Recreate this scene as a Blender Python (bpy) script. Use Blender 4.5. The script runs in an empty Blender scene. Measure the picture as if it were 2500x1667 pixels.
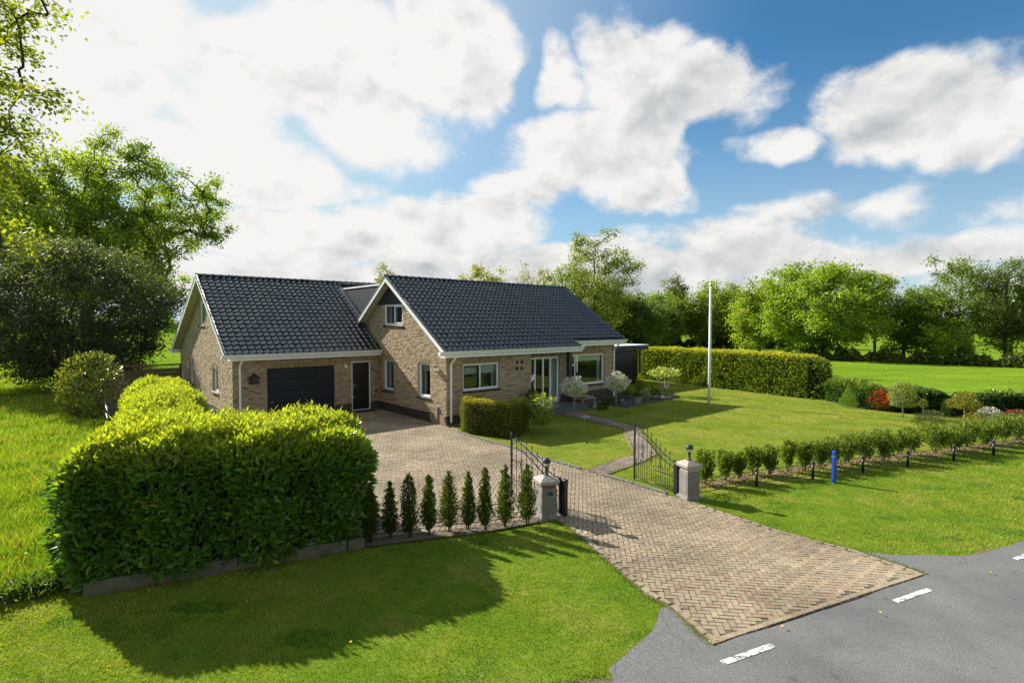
import bpy, bmesh, math, random
import numpy as np
from mathutils import Vector, Matrix
R = math.radians
rng = np.random.default_rng(11)
random.seed(11)
scene = bpy.context.scene
C = bpy.context.collection

# ------------------------------------------------------------------ camera
cam_data = bpy.data.cameras.new('camera')
cam_data.lens = 36 * 1299.9 / 2500
cam_data.sensor_width = 36
cam_data.clip_start = 0.1
cam_data.clip_end = 6000
cam = bpy.data.objects.new('camera', cam_data)
C.objects.link(cam)
cam.location = (0, 0, 4.0)
cam.rotation_euler = (R(90 - 1.91), 0, 0)
scene.camera = cam

# ------------------------------------------------------------------ light
SUN_AZ, SUN_EL = -55.5, 32.0          # azimuth measured from the +Y axis, negative to the west
SUN_DIR = Vector((math.sin(R(SUN_AZ)) * math.cos(R(SUN_EL)), math.cos(R(SUN_AZ)) * math.cos(R(SUN_EL)), math.sin(R(SUN_EL))))
sun_data = bpy.data.lights.new('sun', 'SUN')
sun_data.energy = 5.0
sun_data.angle = R(0.45)
sun_data.color = (1.0, 0.955, 0.87)
sun = bpy.data.objects.new('sun', sun_data)
C.objects.link(sun)
sun.rotation_euler = (-SUN_DIR).to_track_quat('-Z', 'Y').to_euler()
sun.location = (-40, 30, 40)

scene.view_settings.view_transform = 'Standard'
scene.view_settings.look = 'None'
scene.view_settings.gamma = 1
scene.view_settings.use_curve_mapping = False
scene.view_settings.exposure = 1.1

world = bpy.data.worlds.new('World')
scene.world = world
world.use_nodes = True
WN, WL = world.node_tree.nodes, world.node_tree.links
WN.clear()


def wnode(t, **kw):
    n = WN.new(t)
    for k, v in kw.items():
        setattr(n, k, v)
    return n


def wput(sock, v):
    if isinstance(v, bpy.types.NodeSocket):
        WL.new(v, sock)
    else:
        sock.default_value = v


def wm(op, a, b=0.0, c=None, clamp=False):
    n = wnode('ShaderNodeMath', operation=op, use_clamp=clamp)
    wput(n.inputs[0], a)
    wput(n.inputs[1], b)
    if c is not None:
        wput(n.inputs[2], c)
    return n.outputs[0]


def wv(op, a, b=(0, 0, 0)):
    n = wnode('ShaderNodeVectorMath', operation=op)
    wput(n.inputs[0], a)
    wput(n.inputs[1], b)
    return n.outputs['Value'] if op in ('DOT_PRODUCT', 'LENGTH') else n.outputs['Vector']


def wnoise(vec, scale, detail, rough, dist=0.0, lac=2.0):
    n = wnode('ShaderNodeTexNoise')
    wput(n.inputs['Vector'], vec)
    n.inputs['Scale'].default_value = scale
    n.inputs['Detail'].default_value = detail
    n.inputs['Roughness'].default_value = rough
    n.inputs['Lacunarity'].default_value = lac
    n.inputs['Distortion'].default_value = dist
    return n.outputs['Fac']


def wstep(v, lo, hi, a=0.0, b=1.0):
    n = wnode('ShaderNodeMapRange', interpolation_type='SMOOTHSTEP')
    wput(n.inputs['Value'], v)
    n.inputs['From Min'].default_value = lo
    n.inputs['From Max'].default_value = hi
    n.inputs['To Min'].default_value = a
    n.inputs['To Max'].default_value = b
    return n.outputs['Result']


sky = wnode('ShaderNodeTexSky', sky_type='NISHITA')
sky.sun_disc = False
sky.sun_elevation = R(SUN_EL)
sky.sun_rotation = R(SUN_AZ)
sky.altitude = 0
sky.air_density = 1.0
sky.dust_density = 0.6
sky.ozone_density = 2.0
tc = wnode('ShaderNodeTexCoord')
D = wv('NORMALIZE', tc.outputs['Generated'])
# cumulus clouds: soft clumps at compass directions, broken up by fractal noise; the same noise goes on all round
sep = wnode('ShaderNodeSeparateXYZ')
WL.new(D, sep.inputs[0])
AZ = wm('MULTIPLY', wm('ARCTAN2', sep.outputs[0], sep.outputs[1]), 57.2958)
EL = wm('MULTIPLY', wm('ARCSINE', sep.outputs[2]), 57.2958)
ae = wnode('ShaderNodeCombineXYZ')
WL.new(AZ, ae.inputs[0])
WL.new(EL, ae.inputs[1])
warp = wnode('ShaderNodeTexNoise')
WL.new(D, warp.inputs['Vector'])
warp.inputs['Scale'].default_value = 6.0
warp.inputs['Detail'].default_value = 3.0
wofs = wv('MULTIPLY', wv('SUBTRACT', warp.outputs['Color'], (0.5, 0.5, 0.5)), (11.0, 8.0, 0.0))
AEW = wv('ADD', ae.outputs[0], wofs)
CLUMPS = [  # azimuth, elevation, half width, half height (degrees), weight
    (-15.5, 24.5, 15.0, 9.0, 1.0), (-8.0, 30.0, 6.5, 6.5, 1.0), (-4.0, 25.0, 5.5, 5.5, 0.95), (-28, 21, 10, 8, 0.85),
    (-41, 24, 13, 14, 0.92), (12.5, 23.5, 8.0, 6.5, 1.05), (18.5, 21.5, 7.5, 5.0, 1.0), (9, 18.0, 12.5, 5.5, 0.98), (4.5, 24.5, 3.2, 3.8, 0.85),
    (36.5, 17.6, 8.5, 4.8, 1.1), (41.5, 15.6, 6.5, 4.2, 1.05), (25.5, 16.3, 4.5, 1.6, 0.62), (14.0, 13.6, 4.5, 3.0, 0.85), (30, 10.4, 10, 2.4, 0.66),
    (-24, 13.5, 11, 3.6, 0.85), (-22, 8.0, 22, 4.0, 0.95), (-6, 10.5, 12, 4.2, 0.9), (4, 6.6, 16, 3.0, 0.9), (28, 6.2, 24, 2.8, 1.0), (-10, 3.2, 70, 4.6, 0.86), (-30, 16, 14, 4, 0.72), (2, 14.5, 9, 3, 0.7), (22, 8.6, 14, 2.6, 0.62), (44, 9.0, 5, 1.8, 0.6)]
cov = None
for az, el, rx, ry, w in CLUMPS:
    n = wnode('ShaderNodeVectorMath', operation='MULTIPLY_ADD')
    WL.new(AEW, n.inputs[0])
    n.inputs[1].default_value = (1 / rx, 1 / ry, 0)
    n.inputs[2].default_value = (-az / rx, -el / ry, 0)
    b = wstep(wv('LENGTH', n.outputs[0]), 0.25, 1.3, w, 0.0)
    cov = b if cov is None else wm('MAXIMUM', cov, b)
# behind and overhead the clouds go on as an even scatter
front = wstep(wv('DOT_PRODUCT', D, (0, 1, 0)), 0.35, 0.62)
scatter = wstep(wnoise(D, 3.0, 2.0, 0.5), 0.40, 0.62, 0.0, 0.9)
cov = wm('ADD', wm('MULTIPLY', cov, front), wm('MULTIPLY', scatter, wm('SUBTRACT', 1.0, front)))
sq = wv('MULTIPLY', D, (1.0, 1.0, 1.35))
n1 = wnoise(sq, 8.0, 10.0, 0.60, 0.15)
Ls = tuple((SUN_DIR * 0.020) + Vector((0, 0, 0.024)))
n2 = wnoise(wv('ADD', sq, Ls), 8.0, 5.0, 0.55, 0.15)
dens = wm('ADD', cov, wm('MULTIPLY', wm('SUBTRACT', n1, 0.5), 1.45))
alpha = wstep(dens, 0.20, 0.68)
thick = wstep(dens, 0.55, 1.3)
relief = wm('MULTIPLY', wm('SUBTRACT', n1, n2), 1.2)
low = wstep(sep.outputs[2], 0.03, 0.20, 0.14, 0.0)
near_sun = wstep(wv('DOT_PRODUCT', D, tuple(SUN_DIR)), 0.45, 0.95, 0.0, 0.16)
lit = wm('ADD', wm('ADD', wm('SUBTRACT', wm('SUBTRACT', 0.97, wm('MULTIPLY', thick, 0.09)), low), relief), near_sun)
broad = wstep(wnoise(wv('ADD', sq, (3.1, 1.7, 0.4)), 4.2, 3.0, 0.5), 0.34, 0.62, -0.15, 0.05)
lit = wm('ADD', lit, wm('MULTIPLY', broad, thick))
lit = wm('MINIMUM', wm('MAXIMUM', lit, 0.58), 1.01)
ccol = wnode('ShaderNodeMix', data_type='RGBA')
wput(ccol.inputs[0], wstep(lit, 0.50, 0.95))
ccol.inputs[6].default_value = (0.86, 0.94, 1.0, 1)
ccol.inputs[7].default_value = (1.0, 0.99, 0.97, 1)
cl = wv('SCALE', ccol.outputs[2])
WL.new(wm('MULTIPLY', lit, 4.35), cl.node.inputs['Scale'])
mixc = wnode('ShaderNodeMix', data_type='RGBA')
WL.new(alpha, mixc.inputs[0])
skyt = wnode('ShaderNodeMix', data_type='RGBA', blend_type='MULTIPLY')
skyt.inputs[0].default_value = 1.0
WL.new(sky.outputs[0], skyt.inputs[6])
skyt.inputs[7].default_value = (0.27, 0.53, 0.64, 1)
hz = wm('MAXIMUM', wstep(sep.outputs[2], 0.0, 0.42, 0.62, 0.0), wstep(wv('DOT_PRODUCT', D, tuple(SUN_DIR)), 0.35, 0.95, 0.0, 0.85))
hazy = wnode('ShaderNodeMix', data_type='RGBA')      # thin haze: paler towards the horizon and round the sun
WL.new(hz, hazy.inputs[0])
WL.new(wv('MINIMUM', skyt.outputs[2], (2.6, 3.4, 4.0)), hazy.inputs[6])
hazy.inputs[7].default_value = (3.0, 3.65, 4.1, 1)
WL.new(hazy.outputs[2], mixc.inputs[6])
WL.new(cl, mixc.inputs[7])
bg = wnode('ShaderNodeBackground')
bg.inputs['Strength'].default_value = 0.098
WL.new(mixc.outputs[2], bg.inputs['Color'])
wo = wnode('ShaderNodeOutputWorld')
WL.new(bg.outputs[0], wo.inputs['Surface'])
world.cycles.sampling_method = 'MANUAL'
world.cycles.sample_map_resolution = 512

# ================================================================== helpers


def tag(o, label=None, cat=None, group=None, kind=None):
    if label:
        o['label'] = label
    if cat:
        o['category'] = cat
    if group:
        o['group'] = group
    if kind:
        o['kind'] = kind
    return o


def empty(name, loc=(0, 0, 0), rz=0.0, label=None, cat=None, group=None):
    o = bpy.data.objects.new(name, None)
    o.empty_display_size = 0.2
    C.objects.link(o)
    o.location = loc
    o.rotation_euler = (0, 0, rz)
    return tag(o, label, cat, group)


def link(name, me, mat=None, parent=None, loc=None, rz=None):
    if mat is not None and len(me.materials) == 0:
        me.materials.append(mat)
    o = bpy.data.objects.new(name, me)
    C.objects.link(o)
    if parent is not None:
        o.parent = parent
    if loc is not None:
        o.location = loc
    if rz is not None:
        o.rotation_euler = (0, 0, rz)
    return o


def npmesh(name, verts, faces, cols=None, smooth=False):
    """verts (n,3), faces (m,k) numpy; cols (n,3) per vertex colour"""
    verts = np.ascontiguousarray(verts, dtype=np.float32)
    faces = np.ascontiguousarray(faces, dtype=np.int32)
    me = bpy.data.meshes.new(name)
    k = faces.shape[1]
    me.vertices.add(len(verts))
    me.vertices.foreach_set('co', verts.ravel())
    me.loops.add(faces.size)
    me.loops.foreach_set('vertex_index', faces.ravel())
    me.polygons.add(len(faces))
    me.polygons.foreach_set('loop_start', np.arange(0, faces.size, k, dtype=np.int32))
    me.polygons.foreach_set('use_smooth', np.full(len(faces), smooth))
    me.update(calc_edges=True)
    if cols is not None:
        at = me.attributes.new('col', 'FLOAT_COLOR', 'POINT')
        c4 = np.ones((len(verts), 4), np.float32)
        c4[:, :3] = cols
        at.data.foreach_set('color', c4.ravel())
    return me


class MB:
    """collects simple shapes and links them as one mesh object"""

    def __init__(self, f=None):
        self.v, self.f, self.c = [], [], []
        self.m = f or (lambda x, y, z: (x, y, z))
        self.col = (0.5, 0.5, 0.5)

    def _add(self, pts, faces):
        b = len(self.v)
        self.v += [self.m(*p) for p in pts]
        self.c += [self.col] * len(pts)
        self.f += [tuple(b + i for i in fc) for fc in faces]
        return self

    def box(self, x0, x1, y0, y1, z0, z1):
        return self._add([(x0, y0, z0), (x1, y0, z0), (x1, y1, z0), (x0, y1, z0), (x0, y0, z1), (x1, y0, z1), (x1, y1, z1), (x0, y1, z1)],
                         [(0, 3, 2, 1), (4, 5, 6, 7), (0, 1, 5, 4), (1, 2, 6, 5), (2, 3, 7, 6), (3, 0, 4, 7)])

    def hexa(self, p):
        return self._add(p, [(0, 3, 2, 1), (4, 5, 6, 7), (0, 1, 5, 4), (1, 2, 6, 5), (2, 3, 7, 6), (3, 0, 4, 7)])

    def frustum(self, x, y, z0, z1, a0, b0, a1, b1):
        return self.hexa([(x - a0, y - b0, z0), (x + a0, y - b0, z0), (x + a0, y + b0, z0), (x - a0, y + b0, z0),
                          (x - a1, y - b1, z1), (x + a1, y - b1, z1), (x + a1, y + b1, z1), (x - a1, y + b1, z1)])

    def prism(self, poly, d0, d1, axis):
        """poly: list of 2-tuples; axis 0: poly in (y,z) extruded along x; 1: poly in (x,z) along y; 2: poly in (x,y) along z"""
        n = len(poly)
        if axis == 0:
            P = [(d0, a, b) for a, b in poly] + [(d1, a, b) for a, b in poly]
        elif axis == 1:
            P = [(a, d0, b) for a, b in poly] + [(a, d1, b) for a, b in poly]
        else:
            P = [(a, b, d0) for a, b in poly] + [(a, b, d1) for a, b in poly]
        F = [tuple(range(n - 1, -1, -1)), tuple(range(n, 2 * n))] + [(i, (i + 1) % n, n + (i + 1) % n, n + i) for i in range(n)]
        return self._add(P, F)

    def tube(self, path, r, n=6, cap=True):
        path = [Vector(p) for p in path]
        rr = r if isinstance(r, (list, tuple)) else [r] * len(path)
        P, F = [], []
        ref = None
        for i, p in enumerate(path):
            d = (path[min(i + 1, len(path) - 1)] - path[max(i - 1, 0)])
            if d.length < 1e-9:
                d = Vector((0, 0, 1))
            d.normalize()
            if ref is None:
                ref = Vector((0, 0, 1)) if abs(d.z) < 0.9 else Vector((1, 0, 0))
            a = (ref - d * ref.dot(d))
            if a.length < 1e-6:
                a = d.orthogonal()
            a.normalize()
            ref = a
            b = d.cross(a)
            for k in range(n):
                t = 2 * math.pi * k / n + (math.pi / n if n == 4 else 0)
                q = p + (a * math.cos(t) + b * math.sin(t)) * rr[i]
                P.append(tuple(q))
        for i in range(len(path) - 1):
            for k in range(n):
                F.append((i * n + k, i * n + (k + 1) % n, (i + 1) * n + (k + 1) % n, (i + 1) * n + k))
        if cap:
            F.append(tuple(range(n - 1, -1, -1)))
            F.append(tuple((len(path) - 1) * n + k for k in range(n)))
        return self._add(P, F)

    def lathe(self, prof, cx=0, cy=0, n=16):
        P, F = [], []
        for r, z in prof:
            for k in range(n):
                t = 2 * math.pi * k / n
                P.append((cx + r * math.cos(t), cy + r * math.sin(t), z))
        for i in range(len(prof) - 1):
            for k in range(n):
                F.append((i * n + k, i * n + (k + 1) % n, (i + 1) * n + (k + 1) % n, (i + 1) * n + k))
        F.append(tuple(range(n - 1, -1, -1)))
        F.append(tuple((len(prof) - 1) * n + k for k in range(n)))
        return self._add(P, F)

    def mesh(self, name, smooth=False, cols=False, bevel=0.0):
        me = bpy.data.meshes.new(name)
        me.from_pydata(self.v, [], self.f)
        bm = bmesh.new()
        bm.from_mesh(me)
        if not cols:
            bmesh.ops.recalc_face_normals(bm, faces=bm.faces)
        if bevel:
            bmesh.ops.bevel(bm, geom=[e for e in bm.edges], offset=bevel, segments=1, affect='EDGES', clamp_overlap=True)
            bmesh.ops.recalc_face_normals(bm, faces=bm.faces)
        bm.to_mesh(me)
        bm.free()
        if cols:
            at = me.attributes.new('col', 'FLOAT_COLOR', 'POINT')
            c4 = np.ones((len(self.v), 4), np.float32)
            c4[:, :3] = np.array(self.c)
            at.data.foreach_set('color', c4.ravel())
        if smooth:
            for p in me.polygons:
                p.use_smooth = True
        return me

    def build(self, name, mat, parent=None, smooth=False, cols=False, bevel=0.0, loc=None, rz=None):
        return link(name, self.mesh(name, smooth, cols, bevel), mat, parent, loc, rz)


def in_poly(x, y, poly):
    x = np.asarray(x)
    y = np.asarray(y)
    inside = np.zeros(x.shape, bool)
    n = len(poly)
    j = n - 1
    for i in range(n):
        xi, yi = poly[i]
        xj, yj = poly[j]
        c = ((yi > y) != (yj > y)) & (x < (xj - xi) * (y - yi) / (yj - yi + 1e-12) + xi)
        inside ^= c
        j = i
    return inside


# ------------------------------------------------------------------ materials
def newmat(name):
    m = bpy.data.materials.new(name)
    m.use_nodes = True
    nt = m.node_tree
    nt.nodes.clear()
    out = nt.nodes.new('ShaderNodeOutputMaterial')
    p = nt.nodes.new('ShaderNodeBsdfPrincipled')
    nt.links.new(p.outputs[0], out.inputs[0])
    return m, nt, p, out


def noise_fac(nt, scale, detail=4, rough=0.6, space='Object', stretch=None):
    t = nt.nodes.new('ShaderNodeTexCoord')
    src = t.outputs[space]
    if space == 'World':
        src = None
    if stretch:
        mp = nt.nodes.new('ShaderNodeMapping')
        mp.inputs['Scale'].default_value = stretch
        nt.links.new(src, mp.inputs[0])
        src = mp.outputs[0]
    n = nt.nodes.new('ShaderNodeTexNoise')
    n.inputs['Scale'].default_value = scale
    n.inputs['Detail'].default_value = detail
    n.inputs['Roughness'].default_value = rough
    nt.links.new(src, n.inputs['Vector'])
    return n.outputs['Fac']


def ramp(nt, fac, stops):
    r = nt.nodes.new('ShaderNodeValToRGB')
    el = r.color_ramp.elements
    while len(el) < len(stops):
        el.new(0.5)
    for e, (p, c) in zip(el, stops):
        e.position = p
        e.color = (*c, 1)
    nt.links.new(fac, r.inputs[0])
    return r.outputs[0]


def mixrgb(nt, fac, a, b, mode='MIX'):
    n = nt.nodes.new('ShaderNodeMix')
    n.data_type = 'RGBA'
    n.blend_type = mode
    for s, v in ((n.inputs[0], fac), (n.inputs[6], a), (n.inputs[7], b)):
        if isinstance(v, bpy.types.NodeSocket):
            nt.links.new(v, s)
        else:
            s.default_value = v if isinstance(v, float) else (*v, 1)
    return n.outputs[2]


def bump(nt, p, fac, strength, dist):
    b = nt.nodes.new('ShaderNodeBump')
    b.inputs['Strength'].default_value = strength
    b.inputs['Distance'].default_value = dist
    nt.links.new(fac, b.inputs['Height'])
    nt.links.new(b.outputs[0], p.inputs['Normal'])


def mat(name, c1, c2=None, scale=6.0, rough=0.6, metallic=0.0, spec=0.5, bscale=None, bstr=0.3, bdist=0.01, space='Object', stretch=None):
    m, nt, p, out = newmat(name)
    c2 = c2 or tuple(x * 0.82 for x in c1)
    f = noise_fac(nt, scale, 5, 0.6, space, stretch)
    col = ramp(nt, f, [(0.32, c2), (0.68, c1)])
    nt.links.new(col, p.inputs['Base Color'])
    p.inputs['Roughness'].default_value = rough
    p.inputs['Metallic'].default_value = metallic
    p.inputs['Specular IOR Level'].default_value = spec
    if bscale:
        bump(nt, p, noise_fac(nt, bscale, 4, 0.6, space), bstr, bdist)
    return m


def attr_mat(name, rough=0.7, spec=0.4, vscale=30.0, vamt=0.25, bscale=None, bstr=0.3, bdist=0.004, coat=0.0, stain=(), dull=0.0):
    """base colour from the per-piece colour attribute, mottled by noise"""
    m, nt, p, out = newmat(name)
    a = nt.nodes.new('ShaderNodeAttribute')
    a.attribute_name = 'col'
    f = noise_fac(nt, vscale, 4, 0.65)
    g = ramp(nt, f, [(0.3, (1 - vamt,) * 3), (0.7, (1 + vamt * 0.6,) * 3)])
    colr = mixrgb(nt, 1.0, a.outputs['Color'], g, 'MULTIPLY')
    p.inputs['Roughness'].default_value = rough
    gp = nt.nodes.new('ShaderNodeNewGeometry')
    for sc_, det, lo, clo, hi, chi in stain:          # wear and dirt that runs across many pieces
        sn = nt.nodes.new('ShaderNodeTexNoise')
        sn.inputs['Scale'].default_value = sc_
        sn.inputs['Detail'].default_value = det
        sn.inputs['Roughness'].default_value = 0.65
        nt.links.new(gp.outputs['Position'], sn.inputs['Vector'])
        colr = mixrgb(nt, 1.0, colr, ramp(nt, sn.outputs['Fac'], [(lo, clo), (hi, chi)]), 'MULTIPLY')
        if dull:
            mr = nt.nodes.new('ShaderNodeMapRange')
            mr.inputs['From Min'].default_value = 0.5
            mr.inputs['From Max'].default_value = 0.72
            mr.inputs['To Min'].default_value = rough
            mr.inputs['To Max'].default_value = rough + dull
            nt.links.new(sn.outputs['Fac'], mr.inputs['Value'])
            nt.links.new(mr.outputs[0], p.inputs['Roughness'])
    nt.links.new(colr, p.inputs['Base Color'])
    p.inputs['Specular IOR Level'].default_value = spec
    p.inputs['Coat Weight'].default_value = coat
    if bscale:
        bump(nt, p, noise_fac(nt, bscale, 4, 0.6), bstr, bdist)
    return m


def leaf_mat(name, rough=0.45, transl=0.4, tgain=(1.5, 1.6, 0.6), spec=0.35):
    m, nt, p, out = newmat(name)
    a = nt.nodes.new('ShaderNodeAttribute')
    a.attribute_name = 'col'
    nt.links.new(a.outputs['Color'], p.inputs['Base Color'])
    p.inputs['Roughness'].default_value = rough
    p.inputs['Specular IOR Level'].default_value = spec
    t = nt.nodes.new('ShaderNodeBsdfTranslucent')
    nt.links.new(mixrgb(nt, 1.0, a.outputs['Color'], tgain, 'MULTIPLY'), t.inputs['Color'])
    mx = nt.nodes.new('ShaderNodeMixShader')
    mx.inputs[0].default_value = transl
    nt.links.new(p.outputs[0], mx.inputs[1])
    nt.links.new(t.outputs[0], mx.inputs[2])
    nt.links.new(mx.outputs[0], out.inputs[0])
    return m


M = {}
M['brick'] = attr_mat('brick', 0.85, 0.25, 40, 0.35, 55, 0.6, 0.006)
M['mortar'] = mat('mortar', (0.38, 0.335, 0.26), (0.29, 0.255, 0.20), 9, 0.95, spec=0.1, bscale=70, bstr=0.4)
M['tile'] = attr_mat('glazed_tile', 0.17, 0.9, 3.0, 0.3, 26, 0.05, 0.004, coat=0.40, stain=((0.9, 6, 0.36, (0.8, 0.82, 0.78), 0.68, (1.5, 1.45, 1.25)),), dull=0.5)
M['roof_under'] = mat('roof_underlay', (0.025, 0.027, 0.03), rough=0.7)
M['paver'] = attr_mat('paver', 0.85, 0.3, 45, 0.35, 90, 0.5, 0.004, stain=((0.55, 5, 0.40, (0.70, 0.69, 0.66), 0.62, (1.12, 1.10, 1.06)), (7.0, 4, 0.33, (0.74, 0.74, 0.74), 0.5, (1.0, 1.0, 1.0))))
M['bed'] = mat('joint_sand', (0.17, 0.140, 0.102), (0.085, 0.070, 0.052), 14, 0.95, spec=0.1, bscale=120)
M['white'] = mat('white_paint', (0.86, 0.87, 0.89), (0.80, 0.81, 0.83), 3, 0.35)
M['cream'] = mat('soffit_cream', (0.62, 0.57, 0.48), (0.55, 0.50, 0.42), 3, 0.5)
M['navy'] = mat('dark_panel', (0.018, 0.026, 0.034), (0.013, 0.019, 0.026), 3, 0.4)
M['black'] = mat('black_paint', (0.012, 0.012, 0.013), (0.008, 0.008, 0.009), 5, 0.4)
M['rubber'] = mat('rubber', (0.02, 0.02, 0.02), rough=0.9, scale=40)
M['garage'] = mat('garage_paint', (0.012, 0.020, 0.028), (0.010, 0.016, 0.022), 8, 0.5, spec=0.3)
M['iron'] = mat('wrought_iron', (0.035, 0.037, 0.042), (0.02, 0.021, 0.024), 14, 0.38, metallic=0.35)
M['steel'] = mat('steel', (0.55, 0.56, 0.57), (0.42, 0.43, 0.44), 8, 0.35, metallic=0.9)
M['zinc'] = mat('zinc', (0.34, 0.36, 0.38), (0.24, 0.26, 0.27), 7, 0.5, metallic=0.5)
M['lead'] = mat('lead', (0.13, 0.14, 0.145), (0.07, 0.07, 0.068), 5, 0.6, metallic=0.2)
M['clad'] = mat('membrane_cladding', (0.030, 0.038, 0.041), (0.019, 0.025, 0.027), 2.5, 0.5, bscale=30, bstr=0.1)
M['asphalt'] = None
M['timber'] = mat('timber', (0.17, 0.12, 0.075), (0.09, 0.065, 0.045), 5, 0.85, bscale=30, stretch=(1, 1, 6))
M['sleeper'] = mat('sleeper', (0.15, 0.135, 0.075), (0.075, 0.068, 0.045), 3.5, 0.9, bscale=22, bstr=0.7, bdist=0.02)
M['bark'] = mat('bark', (0.10, 0.085, 0.065), (0.05, 0.042, 0.034), 9, 0.95, bscale=24, bstr=0.8, bdist=0.03, spec=0.1)
M['stem'] = mat('stem', (0.28, 0.24, 0.18), (0.19, 0.16, 0.12), 12, 0.8)
M['granite'] = mat('granite_slab', (0.12, 0.13, 0.145), (0.085, 0.094, 0.106), 60, 0.28)
M['soil'] = mat('soil', (0.045, 0.036, 0.028), (0.022, 0.018, 0.015), 20, 0.95, bscale=60, bstr=0.8, bdist=0.02)
M['slate'] = mat('slate_chips', (0.06, 0.065, 0.07), (0.025, 0.028, 0.03), 60, 0.7, bscale=70, bstr=1.0, bdist=0.03)
M['kerb'] = mat('kerb_concrete', (0.16, 0.16, 0.155), (0.10, 0.10, 0.095), 9, 0.9, bscale=50)
M['blue'] = mat('blue_paint', (0.005, 0.06, 0.40), (0.004, 0.045, 0.30), 6, 0.4)
M['pot'] = mat('dark_pot', (0.03, 0.03, 0.032), (0.02, 0.02, 0.021), 6, 0.6)
M['flower_white'] = leaf_mat('petal_white', 0.6, 0.3, (1, 1, 1))
M['curtain'] = mat('curtain', (0.62, 0.64, 0.62), (0.50, 0.52, 0.50), 3, 0.9, stretch=(14, 14, 0.5))
M['blind'] = mat('blind', (0.70, 0.71, 0.70), (0.62, 0.63, 0.62), 4, 0.7)
M['room'] = mat('room_plaster', (0.20, 0.18, 0.16), (0.16, 0.145, 0.13), 2, 0.9)
M['frost'] = mat('lamp_base_grey', (0.045, 0.052, 0.060), (0.035, 0.040, 0.046), 5, 0.55, spec=0.3)
M['galv'] = mat('galvanised', (0.20, 0.205, 0.21), (0.13, 0.135, 0.14), 10, 0.6, metallic=0.3)

# exposed-aggregate concrete
m, nt, p, out = newmat('aggregate')
f1 = noise_fac(nt, 90, 3, 0.7)
f2 = noise_fac(nt, 5, 3, 0.6)
c1 = ramp(nt, f1, [(0.36, (0.055, 0.055, 0.055)), (0.5, (0.19, 0.18, 0.165)), (0.66, (0.34, 0.32, 0.28))])
nt.links.new(mixrgb(nt, 1.0, c1, ramp(nt, f2, [(0.3, (0.75, 0.74, 0.70)), (0.7, (1.1, 1.08, 1.05))]), 'MULTIPLY'), p.inputs['Base Color'])
p.inputs['Roughness'].default_value = 0.9
bump(nt, p, f1, 0.7, 0.006)
M['aggregate'] = m
M['capstone'] = mat('capstone', (0.42, 0.38, 0.32), (0.24, 0.22, 0.19), 26, 0.9, bscale=60, bstr=0.5)

# asphalt with chips, patches and hairline cracks
m, nt, p, out = newmat('asphalt')
chips = noise_fac(nt, 55, 4, 0.9)
patch = noise_fac(nt, 0.9, 5, 0.6)
stain = noise_fac(nt, 4.0, 6, 0.7)
cA = ramp(nt, chips, [(0.33, (0.055, 0.055, 0.057)), (0.5, (0.125, 0.124, 0.120)), (0.66, (0.25, 0.245, 0.23))])
cB = mixrgb(nt, 1.0, cA, ramp(nt, patch, [(0.35, (0.74, 0.74, 0.76)), (0.7, (1.14, 1.13, 1.10))]), 'MULTIPLY')
cC = mixrgb(nt, 1.0, cB, ramp(nt, stain, [(0.30, (0.62, 0.62, 0.63)), (0.40, (1, 1, 1))]), 'MULTIPLY')
nt.links.new(cC, p.inputs['Base Color'])
p.inputs['Roughness'].default_value = 0.88
bump(nt, p, chips, 0.55, 0.006)
M['asphalt'] = m
m, nt, p, out = newmat('old_asphalt')
chips = noise_fac(nt, 70, 3, 0.85)
cA = ramp(nt, chips, [(0.32, (0.045, 0.045, 0.047)), (0.5, (0.12, 0.12, 0.118)), (0.7, (0.27, 0.265, 0.25))])
cr = nt.nodes.new('ShaderNodeTexVoronoi')
cr.feature = 'DISTANCE_TO_EDGE'
cr.inputs['Scale'].default_value = 0.9
tcn = nt.nodes.new('ShaderNodeTexCoord')
wrp = nt.nodes.new('ShaderNodeTexNoise')
wrp.inputs['Scale'].default_value = 3.0
wrp.inputs['Detail'].default_value = 5.0
nt.links.new(tcn.outputs['Object'], wrp.inputs['Vector'])
nt.links.new(mixrgb(nt, 0.22, tcn.outputs['Object'], wrp.outputs['Color'], 'ADD'), cr.inputs['Vector'])
crk = ramp(nt, cr.outputs['Distance'], [(0.0, (0.66, 0.66, 0.66)), (0.010, (1, 1, 1))])
nt.links.new(mixrgb(nt, 1.0, cA, crk, 'MULTIPLY'), p.inputs['Base Color'])
p.inputs['Roughness'].default_value = 0.9
bump(nt, p, chips, 0.7, 0.008)
M['old_asphalt'] = m

# worn road paint
m, nt, p, out = newmat('road_paint')
f = noise_fac(nt, 9, 8, 0.8)
nt.links.new(ramp(nt, f, [(0.462, (0.12, 0.12, 0.118)), (0.492, (0.62, 0.61, 0.58)), (0.8, (0.82, 0.81, 0.78))]), p.inputs['Base Color'])
p.inputs['Roughness'].default_value = 0.8
M['road_paint'] = m


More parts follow.
